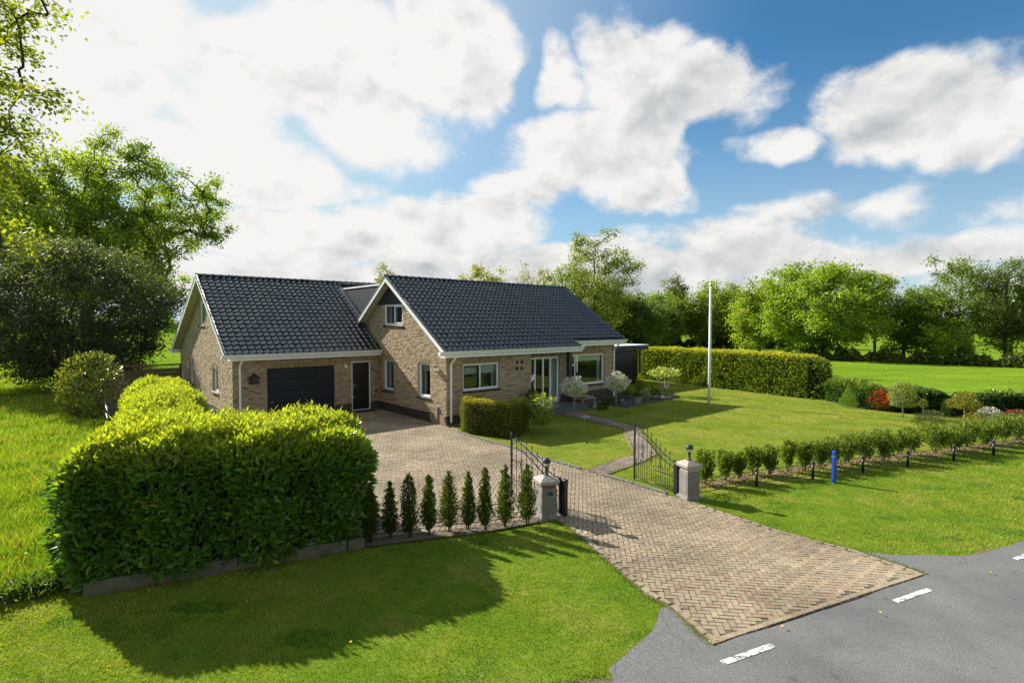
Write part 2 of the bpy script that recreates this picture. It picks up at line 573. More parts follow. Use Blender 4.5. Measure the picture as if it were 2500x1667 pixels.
def grass_ground(name, a, b, c, s1, s2, fine=60.0, stretch=None, bstr=0.6):
    m, nt, p, out = newmat(name)
    f1 = noise_fac(nt, s1, 5, 0.65, 'Object', stretch)
    f2 = noise_fac(nt, s2, 5, 0.7, 'Object', stretch)
    f3 = noise_fac(nt, fine, 3, 0.75)
    base = ramp(nt, f1, [(0.34, a), (0.52, b), (0.70, c)])
    g = mixrgb(nt, 1.0, base, ramp(nt, f2, [(0.3, (0.72, 0.74, 0.7)), (0.7, (1.18, 1.14, 1.1))]), 'MULTIPLY')
    g = mixrgb(nt, 1.0, g, ramp(nt, f3, [(0.30, (0.36, 0.38, 0.36)), (0.52, (1.0, 1.0, 1.0)), (0.72, (1.4, 1.36, 1.25))]), 'MULTIPLY')
    nt.links.new(g, p.inputs['Base Color'])
    p.inputs['Roughness'].default_value = 1.0
    p.inputs['Specular IOR Level'].default_value = 0.0
    bump(nt, p, f3, bstr, 0.03)
    return m


M['lawn'] = grass_ground('lawn', (0.120, 0.185, 0.022), (0.18, 0.225, 0.034), (0.26, 0.25, 0.06), 0.55, 3.5, 45)
M['verge'] = grass_ground('verge', (0.090, 0.170, 0.015), (0.140, 0.215, 0.022), (0.23, 0.235, 0.05), 0.8, 4.0, 50)
M['field'] = grass_ground('field', (0.125, 0.215, 0.018), (0.155, 0.250, 0.020), (0.19, 0.27, 0.03), 0.05, 0.5, 9, (0.5, 1.6, 1))
M['meadow'] = grass_ground('meadow', (0.11, 0.195, 0.015), (0.16, 0.245, 0.02), (0.21, 0.25, 0.04), 0.35, 2.0, 25)

# glass: clear pane with a mirror-like fresnel reflection
m, nt, p, out = newmat('window_glass')
nt.nodes.remove(p)
tr = nt.nodes.new('ShaderNodeBsdfTransparent')
tr.inputs['Color'].default_value = (0.80, 0.86, 0.84, 1)
gl = nt.nodes.new('ShaderNodeBsdfGlossy')
gl.inputs['Roughness'].default_value = 0.01
gl.inputs['Color'].default_value = (0.95, 0.97, 1, 1)
lw = nt.nodes.new('ShaderNodeLayerWeight')       # same reflectance on both faces of the thin pane
pw = nt.nodes.new('ShaderNodeMath')
pw.operation = 'POWER'
nt.links.new(lw.outputs['Facing'], pw.inputs[0])
pw.inputs[1].default_value = 4.0
ma = nt.nodes.new('ShaderNodeMath')
ma.operation = 'MULTIPLY_ADD'
nt.links.new(pw.outputs[0], ma.inputs[0])
ma.inputs[1].default_value = 0.85
ma.inputs[2].default_value = 0.055
mx = nt.nodes.new('ShaderNodeMixShader')
nt.links.new(ma.outputs[0], mx.inputs[0])
nt.links.new(tr.outputs[0], mx.inputs[1])
nt.links.new(gl.outputs[0], mx.inputs[2])
nt.links.new(mx.outputs[0], out.inputs[0])
M['glass'] = m

M['laurel'] = leaf_mat('laurel_leaf', 0.28, 0.42, (1.7, 1.6, 0.45), 0.7)
M['leaf'] = leaf_mat('tree_leaf', 0.5, 0.50, (1.7, 1.65, 0.55))
M['needle'] = leaf_mat('conifer_spray', 0.6, 0.36, (1.6, 1.55, 0.5), 0.25)
M['blade'] = leaf_mat('grass_blade', 0.6, 0.40, (1.4, 1.4, 0.5), 0.2)

# ================================================================== the setting: ground, road, paving
def sheet(name, poly, z, m, label=None, kind='structure', parent=None):
    me = bpy.data.meshes.new(name)
    bm = bmesh.new()
    vs = [bm.verts.new((x, y, z)) for x, y in poly]
    f = bm.faces.new(vs)
    if f.normal.z < 0:
        f.normal_flip()
    bm.normal_update()
    if f.normal.z < 0:
        f.normal_flip()
    bmesh.ops.triangulate(bm, faces=bm.faces)
    bm.to_mesh(me)
    bm.free()
    o = link(name, me, m, parent)
    return tag(o, label, None, None, kind) if parent is None else o


sheet('ground', [(-2500, -400), (2500, -400), (2500, 3500), (-2500, 3500)], -0.05, M['field'], 'flat green farmland reaching to the horizon')
MEADOW = [(-60, 2), (-7.55, 2), (-7.25, 7.6), (-6.85, 8.3), (-7.4, 11.0), (-16.5, 21.5), (-19, 27), (-24, 40), (-60, 60)]
sheet('meadow', MEADOW, -0.03, M['meadow'], 'rough grass meadow beside the laurel hedge')
LAWN = [(-2.3, 20.3), (-2.0, 19.3), (3.7, 12.25), (4.3, 12.25), (14.7, 16.3), (26, 20.6), (26, 22.0), (21.67, 22.5), (17.4, 24.2), (16.4, 28.3), (9.2, 41.5), (8.0, 36), (-2.0, 24)]
sheet('garden_lawn', LAWN, -0.020, M['lawn'], 'mown garden lawn between house and hedges')
VERGE = [(-7.55, 1.0), (60, 1.0), (60, 33.5), (26, 20.6), (14.7, 16.3), (4.3, 12.25), (3.7, 12.25), (0.5, 10.9), (-2.6, 9.75), (-6.85, 8.3), (-7.25, 7.6)]
sheet('front_verge', VERGE, -0.014, M['verge'], 'grass verge along the road')

RE = Vector((0.9103, 0.4140))
RNV = Vector((-0.4140, 0.9103))
RQ = Vector((2.49, 6.47))


def road_pt(s, n):
    p = RQ + RE * s + RNV * n
    return (p.x, p.y)


# ragged road edge
edge = [road_pt(s, 0.03 * math.sin(s * 3.1) * math.sin(s * 1.3 + 1)) for s in np.arange(-60, 90, 0.5)]
ROAD = edge + [road_pt(90, -5.6), road_pt(-60, -5.6)]
sheet('road', ROAD, 0.002, M['asphalt'], 'grey asphalt country road')
ASPH_L = [road_pt(-1.47, -0.02), (1.12, 6.06), (1.35, 6.30), (1.62, 6.60), (1.82, 6.80), (1.96, 7.06), (2.08, 7.36), (2.22, 7.45), (2.42, 6.75), (2.52, 6.48)]
sheet('road_apron', ASPH_L, -0.004, M['old_asphalt'], 'cracked old asphalt strip where the verge meets the driveway, by the near dash')
ASPH_R = [road_pt(4.6, -0.02), (6.62, 8.44), (6.17, 9.27), (6.6, 9.10), (7.1, 9.12), (7.63, 9.07), (8.07, 9.12), (8.8, 9.42), (9.6, 9.78), (10.6, 10.22), road_pt(8.9, -0.02)]
sheet('road_apron', ASPH_R, -0.004, M['old_asphalt'], 'cracked old asphalt strip beyond the driveway, by the right verge')

sh = [road_pt(s_, 0.10 + 0.07 * math.sin(s_ * 2.3) + 0.06 * math.sin(s_ * 5.9 + 1)) for s_ in np.arange(-12, 40, 0.25)]
sheet('road_shoulder', [road_pt(-12, -0.1), road_pt(40, -0.1)] + sh[::-1], -0.0085, M['bed'], 'narrow strip of dirt between road and verge')


def marking(s0, n0, ln, w, label):
    mb = MB()
    mb.prism([road_pt(s0, n0), road_pt(s0 + ln, n0), road_pt(s0 + ln, n0 + w), road_pt(s0, n0 + w)], 0.003, 0.008, 2)
    o = mb.build('road_marking', M['road_paint'])
    return tag(o, label, 'road marking', 'white edge dashes on the road')


marking(-0.13, -0.33, 0.83, 0.085, 'worn white edge dash nearest the camera on the road')
marking(3.21, -0.32, 0.83, 0.085, 'worn white edge dash at the far corner of the driveway mouth')
marking(6.55, -0.32, 0.83, 0.085, 'white edge dash cut by the right picture edge')

# ---------------------------------------------------------------- driveway
DRIVE = [(0.62, 11.02), (0.98, 10.55), (1.16, 10.2), (1.45, 9.28), (1.96, 7.75), (2.2, 7.41), (2.42, 6.72), (2.52, 6.52),
         (6.64, 8.36), (6.60, 8.46), (6.14, 9.25), (5.60, 9.78), (5.12, 10.32), (4.55, 11.16), (3.96, 12.05), (3.70, 12.30), (2.42, 13.85), (1.93, 14.40), (0.81, 15.82),
         (-0.10, 17.12), (-1.48, 18.78), (-1.98, 19.45), (-2.50, 20.55), (-6.34, 25.10), (-11.2, 20.85), (-11.2, 19.0), (-6.3, 12.2), (-3.6, 11.0), (-2.62, 9.72), (-0.67, 10.34), (0.50, 10.80)]
drive = sheet('driveway', DRIVE, -0.001, M['bed'], 'tan herringbone block paved driveway')
rot = R(-7.5)
ca, sa = math.cos(rot), math.sin(rot)
PW = 0.092
tile_v = []


def paver_verts(L, W, H=0.05, b=0.004):
    x, y = L / 2 - 0.0042, W / 2 - 0.0042
    return np.array([(-x, -y, 0), (x, -y, 0), (x, y, 0), (-x, y, 0), (-x + b, -y + b, H), (x - b, -y + b, H), (x - b, y - b, H), (-x + b, y - b, H)]) - np.array([0, 0, H])


PAVER_F = np.array([(4, 5, 6, 7), (0, 1, 5, 4), (1, 2, 6, 5), (2, 3, 7, 6), (3, 0, 4, 7)])


def paver_colour(n):
    base = np.array([(0.318, 0.256, 0.176)])
    c = base * rng.uniform(0.90, 1.08, (n, 1)) * rng.uniform(0.98, 1.02, (n, 3))
    grey = rng.random(n) < 0.10
    c[grey] = np.array((0.285, 0.240, 0.180)) * rng.uniform(0.9, 1.1, (grey.sum(), 1))
    red = rng.random(n) < 0.03
    c[red] = np.array((0.31, 0.225, 0.155)) * rng.uniform(0.85, 1.15, (red.sum(), 1))
    return c


def lay(parent, centres, angles, L, W, name='paver', top=0.020, n_obj=300, colfn=paver_colour, material='paver', lift=0.0):
    """pavers: the nearest as single objects, the rest as one joined part"""
    centres = np.array(centres, float)
    angles = np.array(angles, float)
    n = len(centres)
    zt = top + rng.uniform(-0.0025, 0.0025, n) + lift
    ang = angles + rng.normal(0, 0.012, n)
    order = np.argsort(np.hypot(centres[:, 0], centres[:, 1]))
    near, far = order[:n_obj], order[n_obj:]
    tv = paver_verts(L, W)
    var = []
    for k in range(14):
        c = colfn(1)[0]
        me = npmesh(name, tv + rng.normal(0, 0.0009, tv.shape), PAVER_F, np.tile(c, (8, 1)))
        me.materials.append(M[material])
        var.append(me)
    for i in near:
        o = link(name, var[random.randrange(14)], None, parent, (centres[i, 0], centres[i, 1], zt[i]), ang[i])
    if len(far):
        cs, sn = np.cos(ang[far]), np.sin(ang[far])
        V = np.empty((len(far), 8, 3))
        V[:, :, 0] = centres[far, 0, None] + tv[None, :, 0] * cs[:, None] - tv[None, :, 1] * sn[:, None]
        V[:, :, 1] = centres[far, 1, None] + tv[None, :, 0] * sn[:, None] + tv[None, :, 1] * cs[:, None]
        V[:, :, 2] = zt[far, None] + tv[None, :, 2] + rng.normal(0, 0.0012, (len(far), 8))
        F = (PAVER_F[None] + (np.arange(len(far)) * 8)[:, None, None]).reshape(-1, 4)
        me = npmesh(name, V.reshape(-1, 3), F, np.repeat(colfn(len(far)), 8, axis=0))
        o = link(name + 's_beyond', me, M[material], parent)
        o['kind'] = 'stuff'


cen, ang = [], []
for i in range(-205, 205):
    for j in range(-205, 205):
        k = (i - j) % 4
        if k == 0:
            a, b, t = i + 1.0, j + 0.5, 0.0
        elif k == 3:
            a, b, t = i + 0.5, j + 1.0, math.pi / 2
        else:
            continue
        a, b = a * PW, b * PW
        cen.append((-1.0 + a * ca - b * sa, 14.0 + a * sa + b * ca))
        ang.append(rot + t)
cen = np.array(cen)
ang = np.array(ang)
keep = in_poly(cen[:, 0], cen[:, 1], DRIVE)
# leave room for the edging courses along the road
dn = (cen[:, 0] - RQ.x) * RNV.x + (cen[:, 1] - RQ.y) * RNV.y
keep &= dn > 0.135
def edge_dist(px, py, a, b):
    ax_, ay_ = a
    bx_, by_ = b
    L2 = (bx_ - ax_) ** 2 + (by_ - ay_) ** 2
    t = np.clip(((px - ax_) * (bx_ - ax_) + (py - ay_) * (by_ - ay_)) / L2, 0, 1)
    return np.hypot(px - ax_ - t * (bx_ - ax_), py - ay_ - t * (by_ - ay_))


BORDER = [DRIVE[0:8], DRIVE[8:16][::-1]]
for bl in BORDER:
    for a, b in zip(bl[:-1], bl[1:]):
        keep &= edge_dist(cen[:, 0], cen[:, 1], a, b) > 0.145
cen, ang = list(map(tuple, cen[keep])), list(ang[keep])
n_herring = len(cen)
for row in range(1):
    s = 0.12
    while s < 4.45:
        cen.append(road_pt(s, 0.075))
        ang.append(math.atan2(RE.y, RE.x))
        s += 0.186
for bl in BORDER:                              # stretcher course along both sides of the drive mouth
    for a, b in zip(bl[:-1], bl[1:]):
        a, b = Vector(a), Vector(b)
        d_ = (b - a)
        n_ = max(1, round(d_.length / 0.2))
        inn = Vector((-d_.y, d_.x)).normalized() * 0.09
        if bl is BORDER[1]:
            inn = -inn
        for k in range(n_):
            c_ = a.lerp(b, (k + 0.5) / n_) + inn
            q = (c_ - RQ).dot(RNV)
            if q > 0.14:
                cen.append((c_.x, c_.y))
                ang.append(math.atan2(d_.y, d_.x))
lay(drive, cen, ang, 0.184, 0.092, top=0.008, lift=np.where(np.arange(len(cen)) >= n_herring, 0.005, 0.0))

# ---------------------------------------------------------------- garden path
PATH_SEG = [((1.99, 14.40), (3.75, 16.23), (2.42, 13.92), (4.44, 16.10)), ((3.75, 16.23), (4.24, 20.32), (4.44, 16.10), (4.86, 20.65)), ((4.24, 20.32), (1.75, 23.96), (4.86, 20.65), (2.75, 24.55))]
PATH = [(1.99, 14.40), (3.75, 16.23), (3.95, 17.2), (4.24, 20.32), (1.75, 23.96), (2.75, 24.55), (4.86, 20.65), (4.60, 17.0), (4.44, 16.10), (2.42, 13.92)]
path = sheet('garden_path', PATH, -0.010, M['bed'], 'brick path winding from the driveway to the front door')
pc, pa = [], []
for si, (a, b, c, d) in enumerate(PATH_SEG):
    a, b, c, d = map(Vector, (a, b, c, d))
    mid0, mid1 = (a + c) / 2, (b + d) / 2
    dv = (mid1 - mid0)
    Ln = dv.length
    dv.normalize()
    nv = Vector((-dv.y, dv.x))
    poly = [tuple(a), tuple(b), tuple(d), tuple(c)]
    for r_ in range(-9, 10):
        s = -0.4 + 0.1 * (r_ % 2)
        while s < Ln + 0.4:
            p = mid0 + dv * s + nv * (r_ * 0.1)
            if in_poly(np.array([p.x]), np.array([p.y]), poly)[0]:
                pc.append((p.x, p.y))
                pa.append(math.atan2(dv.y, dv.x))
            s += 0.2


def path_colour(n):
    return np.array([(0.25, 0.20, 0.16)]) * rng.uniform(0.75, 1.2, (n, 1)) * rng.uniform(0.94, 1.06, (n, 3))


lay(path, pc, pa, 0.2, 0.1, 'path_brick', 0.008, 300, path_colour)

# kerb stones along the driveway
KERB = [(-2.30, 20.25), (-1.96, 19.48), (-1.46, 18.81), (-0.08, 17.16), (0.81, 15.84), (1.90, 14.50)]
KERB2 = [(2.44, 13.90), (3.64, 12.38)]
for pts, lab in ((KERB, 'concrete kerb edging between driveway and lawn by the clipped yew hedge'), (KERB2, 'short concrete kerb edging under the open right gate leaf')):
    kroot = empty('kerb_edging', (pts[0][0], pts[0][1], 0), 0, lab, 'kerb')
    o0 = Vector(pts[0])
    for a, b in zip(pts[:-1], pts[1:]):
        a, b = Vector(a), Vector(b)
        n = max(1, round((b - a).length / 1.0))
        for k in range(n):
            p, q = a.lerp(b, k / n), a.lerp(b, (k + 1) / n)
            d = (q - p).normalized()
            nn = Vector((-d.y, d.x)) * 0.035
            p, q = p + d * 0.006 - o0, q - d * 0.006 - o0
            mb = MB()
            mb.prism([tuple(p - nn), tuple(q - nn), tuple(q + nn), tuple(p + nn)], -0.1, 0.055 + random.uniform(-.006, .006), 2)
            mb.build('kerb_stone', M['kerb'], kroot, bevel=0.008)

# sandy strip under the conifer row
sheet('planting_strip', [(-2.75, 9.35), (-2.6, 9.78), (-0.67, 10.36), (0.5, 10.82), (0.62, 10.62), (-0.6, 10.02), (-1.4, 9.78), (-2.2, 9.52)], 0.024, M['bed'], 'sandy soil strip under the row of columnar conifers')

# ================================================================== the house
house = empty('house', (-2.558, 20.780, 0), R(90 - 48.69), 'tan brick bungalow with black glazed pantile roofs and attached garage wing', 'house')
HM = Matrix.Translation((-2.558, 20.780, 0)) @ Matrix.Rotation(R(90 - 48.69), 4, 'Z')
CAM = np.array((0, 0, 4.0))


def hw(u, v, z):
    return HM @ Vector((u, v, z))


VG, UGC, OV = 5.731, -6.234, 0.36
VA, VB = 4.209, 8.62
SLM, SLG = 0.675, 0.690


def zmain(v):
    return 2.95 + SLM * (v + 0.42) if v <= VA else 2.95 + SLM * (VA + 0.42) - SLM * (v - VA)


VGR = 10.165


def zgar(v):
    return 2.81 + SLG * (v - 5.30) if v <= VGR else 2.81 + SLG * (VGR - 5.30) - 0.535 * (v - VGR)


def F_front(v0):
    return lambda a, i, z: (a, v0 + i, z)


def F_gable(u0):
    return lambda a, i, z: (u0 + i, a, z)


def wall_cells(name, fmap, a0, a1, top, holes, th=0.30, breaks=(), z0=-0.1, mtl='mortar'):
    """solid wall split round its openings"""
    mb = MB(fmap)
    xs = sorted(set([a0, a1] + [x for h in holes for x in h[:2] if a0 < x < a1] + [b for b in breaks if a0 < b < a1]))
    for xa, xb in zip(xs[:-1], xs[1:]):
        zs = [(z0, None)]
        cur = z0
        hs = sorted([h for h in holes if h[0] < (xa + xb) / 2 < h[1]], key=lambda h: h[2])
        for h in hs:
            if h[2] > cur + 1e-4:
                mb.box(xa, xb, 0, th, cur, h[2])
            cur = h[3]
        ta, tb = top(xa), top(xb)
        mb.hexa([(xa, 0, cur), (xb, 0, cur), (xb, th, cur), (xa, th, cur), (xa, 0, ta), (xb, 0, tb), (xb, th, tb), (xa, th, ta)])
    return mb.build(name, M[mtl], house)


BRV = np.array([(0, 0, 0), (1, 0, 0), (1, 0, 1), (0, 0, 1), (0, 1, 0), (1, 1, 0), (1, 1, 1), (0, 1, 1)], float)  # a, outward, z
BRF = np.array([(4, 5, 6, 7), (0, 1, 5, 4), (1, 2, 6, 5), (2, 3, 7, 6), (3, 0, 4, 7)])
CRS = 0.0625


def brick_cols(n, plinth):
    b = np.array([(0.44, 0.338, 0.218)]) * rng.uniform(0.78, 1.15, (n, 1)) * rng.uniform(0.93, 1.07, (n, 3))
    dark = rng.random(n) < 0.16
    b[dark] = np.array((0.29, 0.205, 0.130)) * rng.uniform(0.7, 1.2, (dark.sum(), 1))
    red = rng.random(n) < 0.18
    b[red] = np.array((0.41, 0.275, 0.160)) * rng.uniform(0.8, 1.2, (red.sum(), 1))
    yel = rng.random(n) < 0.12
    b[yel] = np.array((0.47, 0.37, 0.23)) * rng.uniform(0.85, 1.1, (yel.sum(), 1))
    b[plinth] = np.array((0.060, 0.042, 0.038)) * rng.uniform(0.6, 1.5, (plinth.sum(), 1))
    return b


def bricks(wall, fmap, flip, a0, a1, top, holes, plinth_z, soldiers=(), n_obj=0, z_start=0.0, rough=1.0):
    recs = []
    rows = int(7 / CRS)
    solids = list(holes) + [(s[0], s[1], s[2], s[3]) for s in soldiers]
    for r_ in range(rows):
        z = z_start + r_ * CRS
        if z > max(top(x) for x in np.linspace(a0, a1, 9)):
            break
        x = a0 - (0.105 if r_ % 2 else 0.0)
        x += -0.03 * ((r_ * 7) % 3)
        while x < a1:
            L = 0.205
            pa_, pb_ = max(x, a0), min(x + L, a1)
            x += L + 0.011
            if pb_ - pa_ < 0.03:
                continue
            if min(top(pa_), top(pb_)) < z + CRS:
                continue
            segs = [(pa_, pb_)]
            for h in solids:
                if z + CRS * 0.8 > h[2] and z < h[3] - 0.01:
                    ns = []
                    for p_, q_ in segs:
                        if h[1] <= p_ or h[0] >= q_:
                            ns.append((p_, q_))
                        else:
                            if h[0] > p_ + 0.03:
                                ns.append((p_, h[0]))
                            if h[1] < q_ - 0.03:
                                ns.append((h[1], q_))
                    segs = ns
            for p_, q_ in segs:
                recs.append((p_, q_, z + 0.005, z + CRS - 0.006))
    for s0, s1, sz0, sz1 in soldiers:
        x = s0
        while x < s1 - 0.02:
            recs.append((x + 0.004, min(x + 0.060, s1), sz0 + 0.004, sz1 - 0.004))
            x += 0.064
    rec = np.array(recs)
    n = len(rec)
    cols = brick_cols(n, rec[:, 2] < plinth_z - 0.03)
    isS = (rec[:, 3] - rec[:, 2]) > 0.1
    cols[isS] = np.array((0.34, 0.25, 0.13)) * rng.uniform(0.75, 1.2, (isS.sum(), 1))
    full = ((rec[:, 1] - rec[:, 0]) > 0.2) & ~isS
    single = np.zeros(n, bool)
    if n_obj:
        d = np.array([np.linalg.norm(np.array(HM @ Vector(fmap((r[0] + r[1]) / 2, 0, r[2]))) - CAM) for r in rec])
        d[~full] = 1e9
        single[np.argsort(d)[:n_obj]] = True
    proud = rng.uniform(0.004, 0.014, n) * rough
    # joined bricks
    idx = np.where(~single)[0]
    k = len(idx)
    T = BRV[None].repeat(k, 0)
    r = rec[idx]
    A = r[:, 0, None] + T[:, :, 0] * (r[:, 1] - r[:, 0])[:, None]
    Z = r[:, 2, None] + T[:, :, 2] * (r[:, 3] - r[:, 2])[:, None]
    O = -T[:, :, 1] * proud[idx][:, None]
    jit = T[:, :, 1]
    A += jit * rng.normal(0, 0.0022, A.shape) * rough
    Z += jit * rng.normal(0, 0.0016, Z.shape) * rough
    O += -jit * rng.uniform(0.0, 0.006, O.shape) * rough
    xx, yy, zz = fmap(A, O, Z)
    xx = np.broadcast_to(xx, A.shape)
    yy = np.broadcast_to(yy, A.shape)
    V = np.stack([xx, yy, zz], -1).reshape(-1, 3)
    BF = BRF if not flip else BRF[:, ::-1]
    F = (BF[None] + (np.arange(k) * 8)[:, None, None]).reshape(-1, 4)
    me = npmesh('brickwork', V, F, np.repeat(cols[idx], 8, axis=0))
    o = link('brickwork', me, M['brick'], wall)
    o['kind'] = 'stuff'
    # the nearest bricks, one object each
    ids = np.where(single)[0]
    if len(ids):
        var = []
        pool = [i for i in ids]
        random.shuffle(pool)
        for i in pool[:16]:
            T1 = BRV.copy()
            A1 = T1[:, 0] * 0.205 + T1[:, 1] * rng.normal(0, 0.0022, 8)
            Z1 = T1[:, 2] * (CRS - 0.011) + T1[:, 1] * rng.normal(0, 0.0016, 8)
            O1 = -T1[:, 1] * (proud[i] + rng.uniform(0, 0.006, 8))
            f0 = fmap(0, 0, 0)
            x1, y1, z1 = fmap(A1, O1, Z1)
            V1 = np.stack([np.broadcast_to(x1, (8,)) - f0[0], np.broadcast_to(y1, (8,)) - f0[1], z1], -1)
            me = npmesh('brick', V1, BF, np.tile(cols[i], (8, 1)))
            me.materials.append(M['brick'])
            var.append((me, rec[i, 2] < plinth_z - 0.03))
        dk = [m_ for m_, q in var if q] or [var[0][0]]
        lt = [m_ for m_, q in var if not q] or [var[0][0]]
        for i in ids:
            f0 = fmap(rec[i, 0], 0, rec[i, 2])
            link('brick', random.choice(dk if rec[i, 2] < plinth_z - 0.03 else lt), None, wall, f0)


PL = 0.385
# west gable of the main house
g_holes = [(4.21, 5.17, 0.98, 2.37), (1.16, 2.13, 0.98, 2.37), (3.30, 5.02, 3.94, 4.86)]
top_g = lambda v: zmain(v) - 0.12
w = wall_cells('gable_wall', F_gable(0), 0, VB - 0.2, top_g, g_holes, breaks=(VA,))
sold = [(4.11, 5.27, 2.37, 2.57), (1.06, 2.23, 2.37, 2.57)]
bricks(w, F_gable(0), True, 0, VB - 0.2, lambda v: min(zmain(v) - 0.12, 4.86), g_holes, PL, sold, n_obj=300, rough=1.5)
# front wall
f_holes = [(0.80, 2.69, 1.29, 2.38), (3.63, 3.80, 2.24, 2.385), (3.89, 4.06, 2.24, 2.385), (3.63, 3.80, 1.97, 2.11), (3.89, 4.06, 1.97, 2.11)]
w = wall_cells('front_wall', F_front(0), 0.30, 4.54, lambda a: 2.78, f_holes)
bricks(w, F_front(0), False, 0.0, 4.54, lambda a: 2.74, f_holes, PL, [(0.70, 2.79, 2.38, 2.57)])
bm_ = MB()
for h in f_holes[1:]:
    bm_.box(h[0] + .0, h[1] - .0, 0.10, 0.29, h[2], h[3])
bm_.build('wall_niche', M['black'], house)
# recessed entrance and bay wall
b_holes = [(4.30, 6.76, 0.0, 2.45), (7.50, 10.10, 0.95, 2.48)]
w = wall_cells('bay_wall', F_front(0.32), 4.30, 10.90, lambda a: 2.98, b_holes)
bricks(w, F_front(0.32), False, 4.54, 10.90, lambda a: 2.95, b_holes, PL + 0.25, [(4.54, 6.90, 2.45, 2.68), (7.40, 10.2, 2.48, 2.68)])
w = wall_cells('return_wall', F_gable(4.54 - 0.0), 0.0, 0.32, lambda a: 2.78, [], th=-0.01)
# remaining outer walls
wall_cells('east_wall', F_gable(10.60), 0.62, VB - 0.2, top_g, [], breaks=(VA,))
wall_cells('rear_wall', F_front(VB - 0.2), 0.30, 10.90, lambda a: zmain(VB - 0.2) - 0.12, [])
# garage wing
gf_holes = [(-4.96, -2.09, -0.1, 2.157), (-1.305, -0.363, -0.1, 2.282)]
w = wall_cells('garage_front_wall', F_front(VG), UGC + 0.3, 0.0, lambda a: 2.62, gf_holes)
bricks(w, F_front(VG), False, UGC, 0.0, lambda a: 2.60, gf_holes, PL, [(-5.05, -2.0, 2.157, 2.357)])
VBK = 16.3
gg_holes = [(10.36, 11.40, 3.95, 5.04), (13.05, 14.10, 1.05, 2.02), (8.02, 9.08, 1.05, 2.04)]
top_gg = lambda v: zgar(v) - 0.12
w = wall_cells('garage_gable_wall', F_gable(UGC), VG, VBK, top_gg, gg_holes, breaks=(VGR,))
bricks(w, F_gable(UGC), True, VG, VBK, top_gg, gg_holes, PL, [(7.92, 9.18, 2.04, 2.24), (12.95, 14.2, 2.02, 2.22)], rough=1.4)
wall_cells('garage_rear_wall', F_front(VBK - 0.3), UGC + 0.3, 3.0, lambda a: zgar(VBK - 0.3) - 0.12, [])
# floors and ceilings close the rooms
mb = MB()
mb.box(0.3, 10.6, 0.62, VB - 0.2, -0.05, 0.25)
mb.box(0.3, 10.6, 0.31, VB - 0.2, 2.70, 2.76)
mb.build('room_floor', M['room'], house)
mb = MB()
mb.box(UGC + 0.3, 2.9, VG + 0.3, VBK - 0.3, -0.05, 0.03)
mb.box(UGC + 0.3, -0.02, VG + 0.3, VBK - 0.3, 2.45, 2.52)
mb.build('garage_floor', M['room'], house)

# ---------------------------------------------------------------- roofs
TXS = np.array([0, .08, .17, .26, .36, .52, .70, .87, 1.03])
TZS = np.array([.020, .044, .054, .044, .018, .003, -.003, .003, .020])


def tile_template(w, e):
    n = len(TXS)
    V, F = [], []
    for (y, dz, th) in ((0, 0.046, -0.030), (0, 0.046, 0), (0, 0.046, 0), (e + 0.055, 0.0, 0)):
        for x, z in zip(TXS, TZS):
            V.append((x * w, y, z + dz + th))
    for r_ in (0, 2):
        for k in range(n - 1):
            a = r_ * n + k
            F.append((a, a + 1, a + n + 1, a + n))
    return np.array(V), np.array(F)


def tile_cols(n):
    c = np.array([(0.0225, 0.0248, 0.0280)]) * rng.uniform(0.75, 1.3, (n, 1))
    return c


all_tiles = []


def tile_field(roof, u0, u1, ve, ze, slope, length, keepf, w=0.262, e=0.297):
    th = math.atan(slope)
    up = np.array((0, math.cos(th), math.sin(th)))
    nrm = np.array((0, -math.sin(th), math.cos(th)))
    nc = round((u1 - u0) / w)
    w = (u1 - u0) / nc
    nr = round(length / e)
    e = length / nr
    TV, TF = tile_template(w, e)
    org = []
    for r_ in range(nr):
        for k in range(nc):
            u = u0 + k * w
            p = np.array((u, ve, ze)) + up * (r_ * e) + nrm * 0.0
            if keepf(u, p[1]):
                org.append(p)
    return dict(roof=roof, TV=TV, TF=TF, org=np.array(org), up=up, nrm=nrm, th=th)


def slab(name, pts_uvz, thick=0.10, m='roof_under'):
    mb = MB()
    n = len(pts_uvz)
    P = [tuple(p) for p in pts_uvz] + [(p[0], p[1], p[2] - thick) for p in pts_uvz]
    mb._add(P, [tuple(range(n)), tuple(range(2 * n - 1, n - 1, -1))] + [(i, n + i, n + (i + 1) % n, (i + 1) % n) for i in range(n)])
    return mb.build(name, M[m], house)


zmr, zgr = zmain(VA), zgar(VGR)
roof_m = slab('main_roof', [(-OV, -0.42, zmain(-0.42)), (7.36, -0.42, zmain(-0.42)), (7.36, -0.10, zmain(-0.10)), (11.26, -0.10, zmain(-0.10)), (11.26, VA, zmr), (-OV, VA, zmr)])
slab('main_roof_rear', [(-OV, VA, zmr), (11.26, VA, zmr), (11.26, VB + 0.2, zmain(VB + 0.2)), (-OV, VB + 0.2, zmain(VB + 0.2))])
roof_g = slab('garage_roof', [(UGC - OV, 5.30, zgar(5.30)), (-0.01, 5.30, zgar(5.30)), (-0.01, VGR, zgr), (UGC - OV, VGR, zgr)])
slab('garage_roof_rear', [(UGC - OV, VGR, zgr), (3.2, VGR, zgr), (3.2, VBK + 0.4, zgar(VBK + 0.4)), (UGC - OV, VBK + 0.4, zgar(VBK + 0.4))])

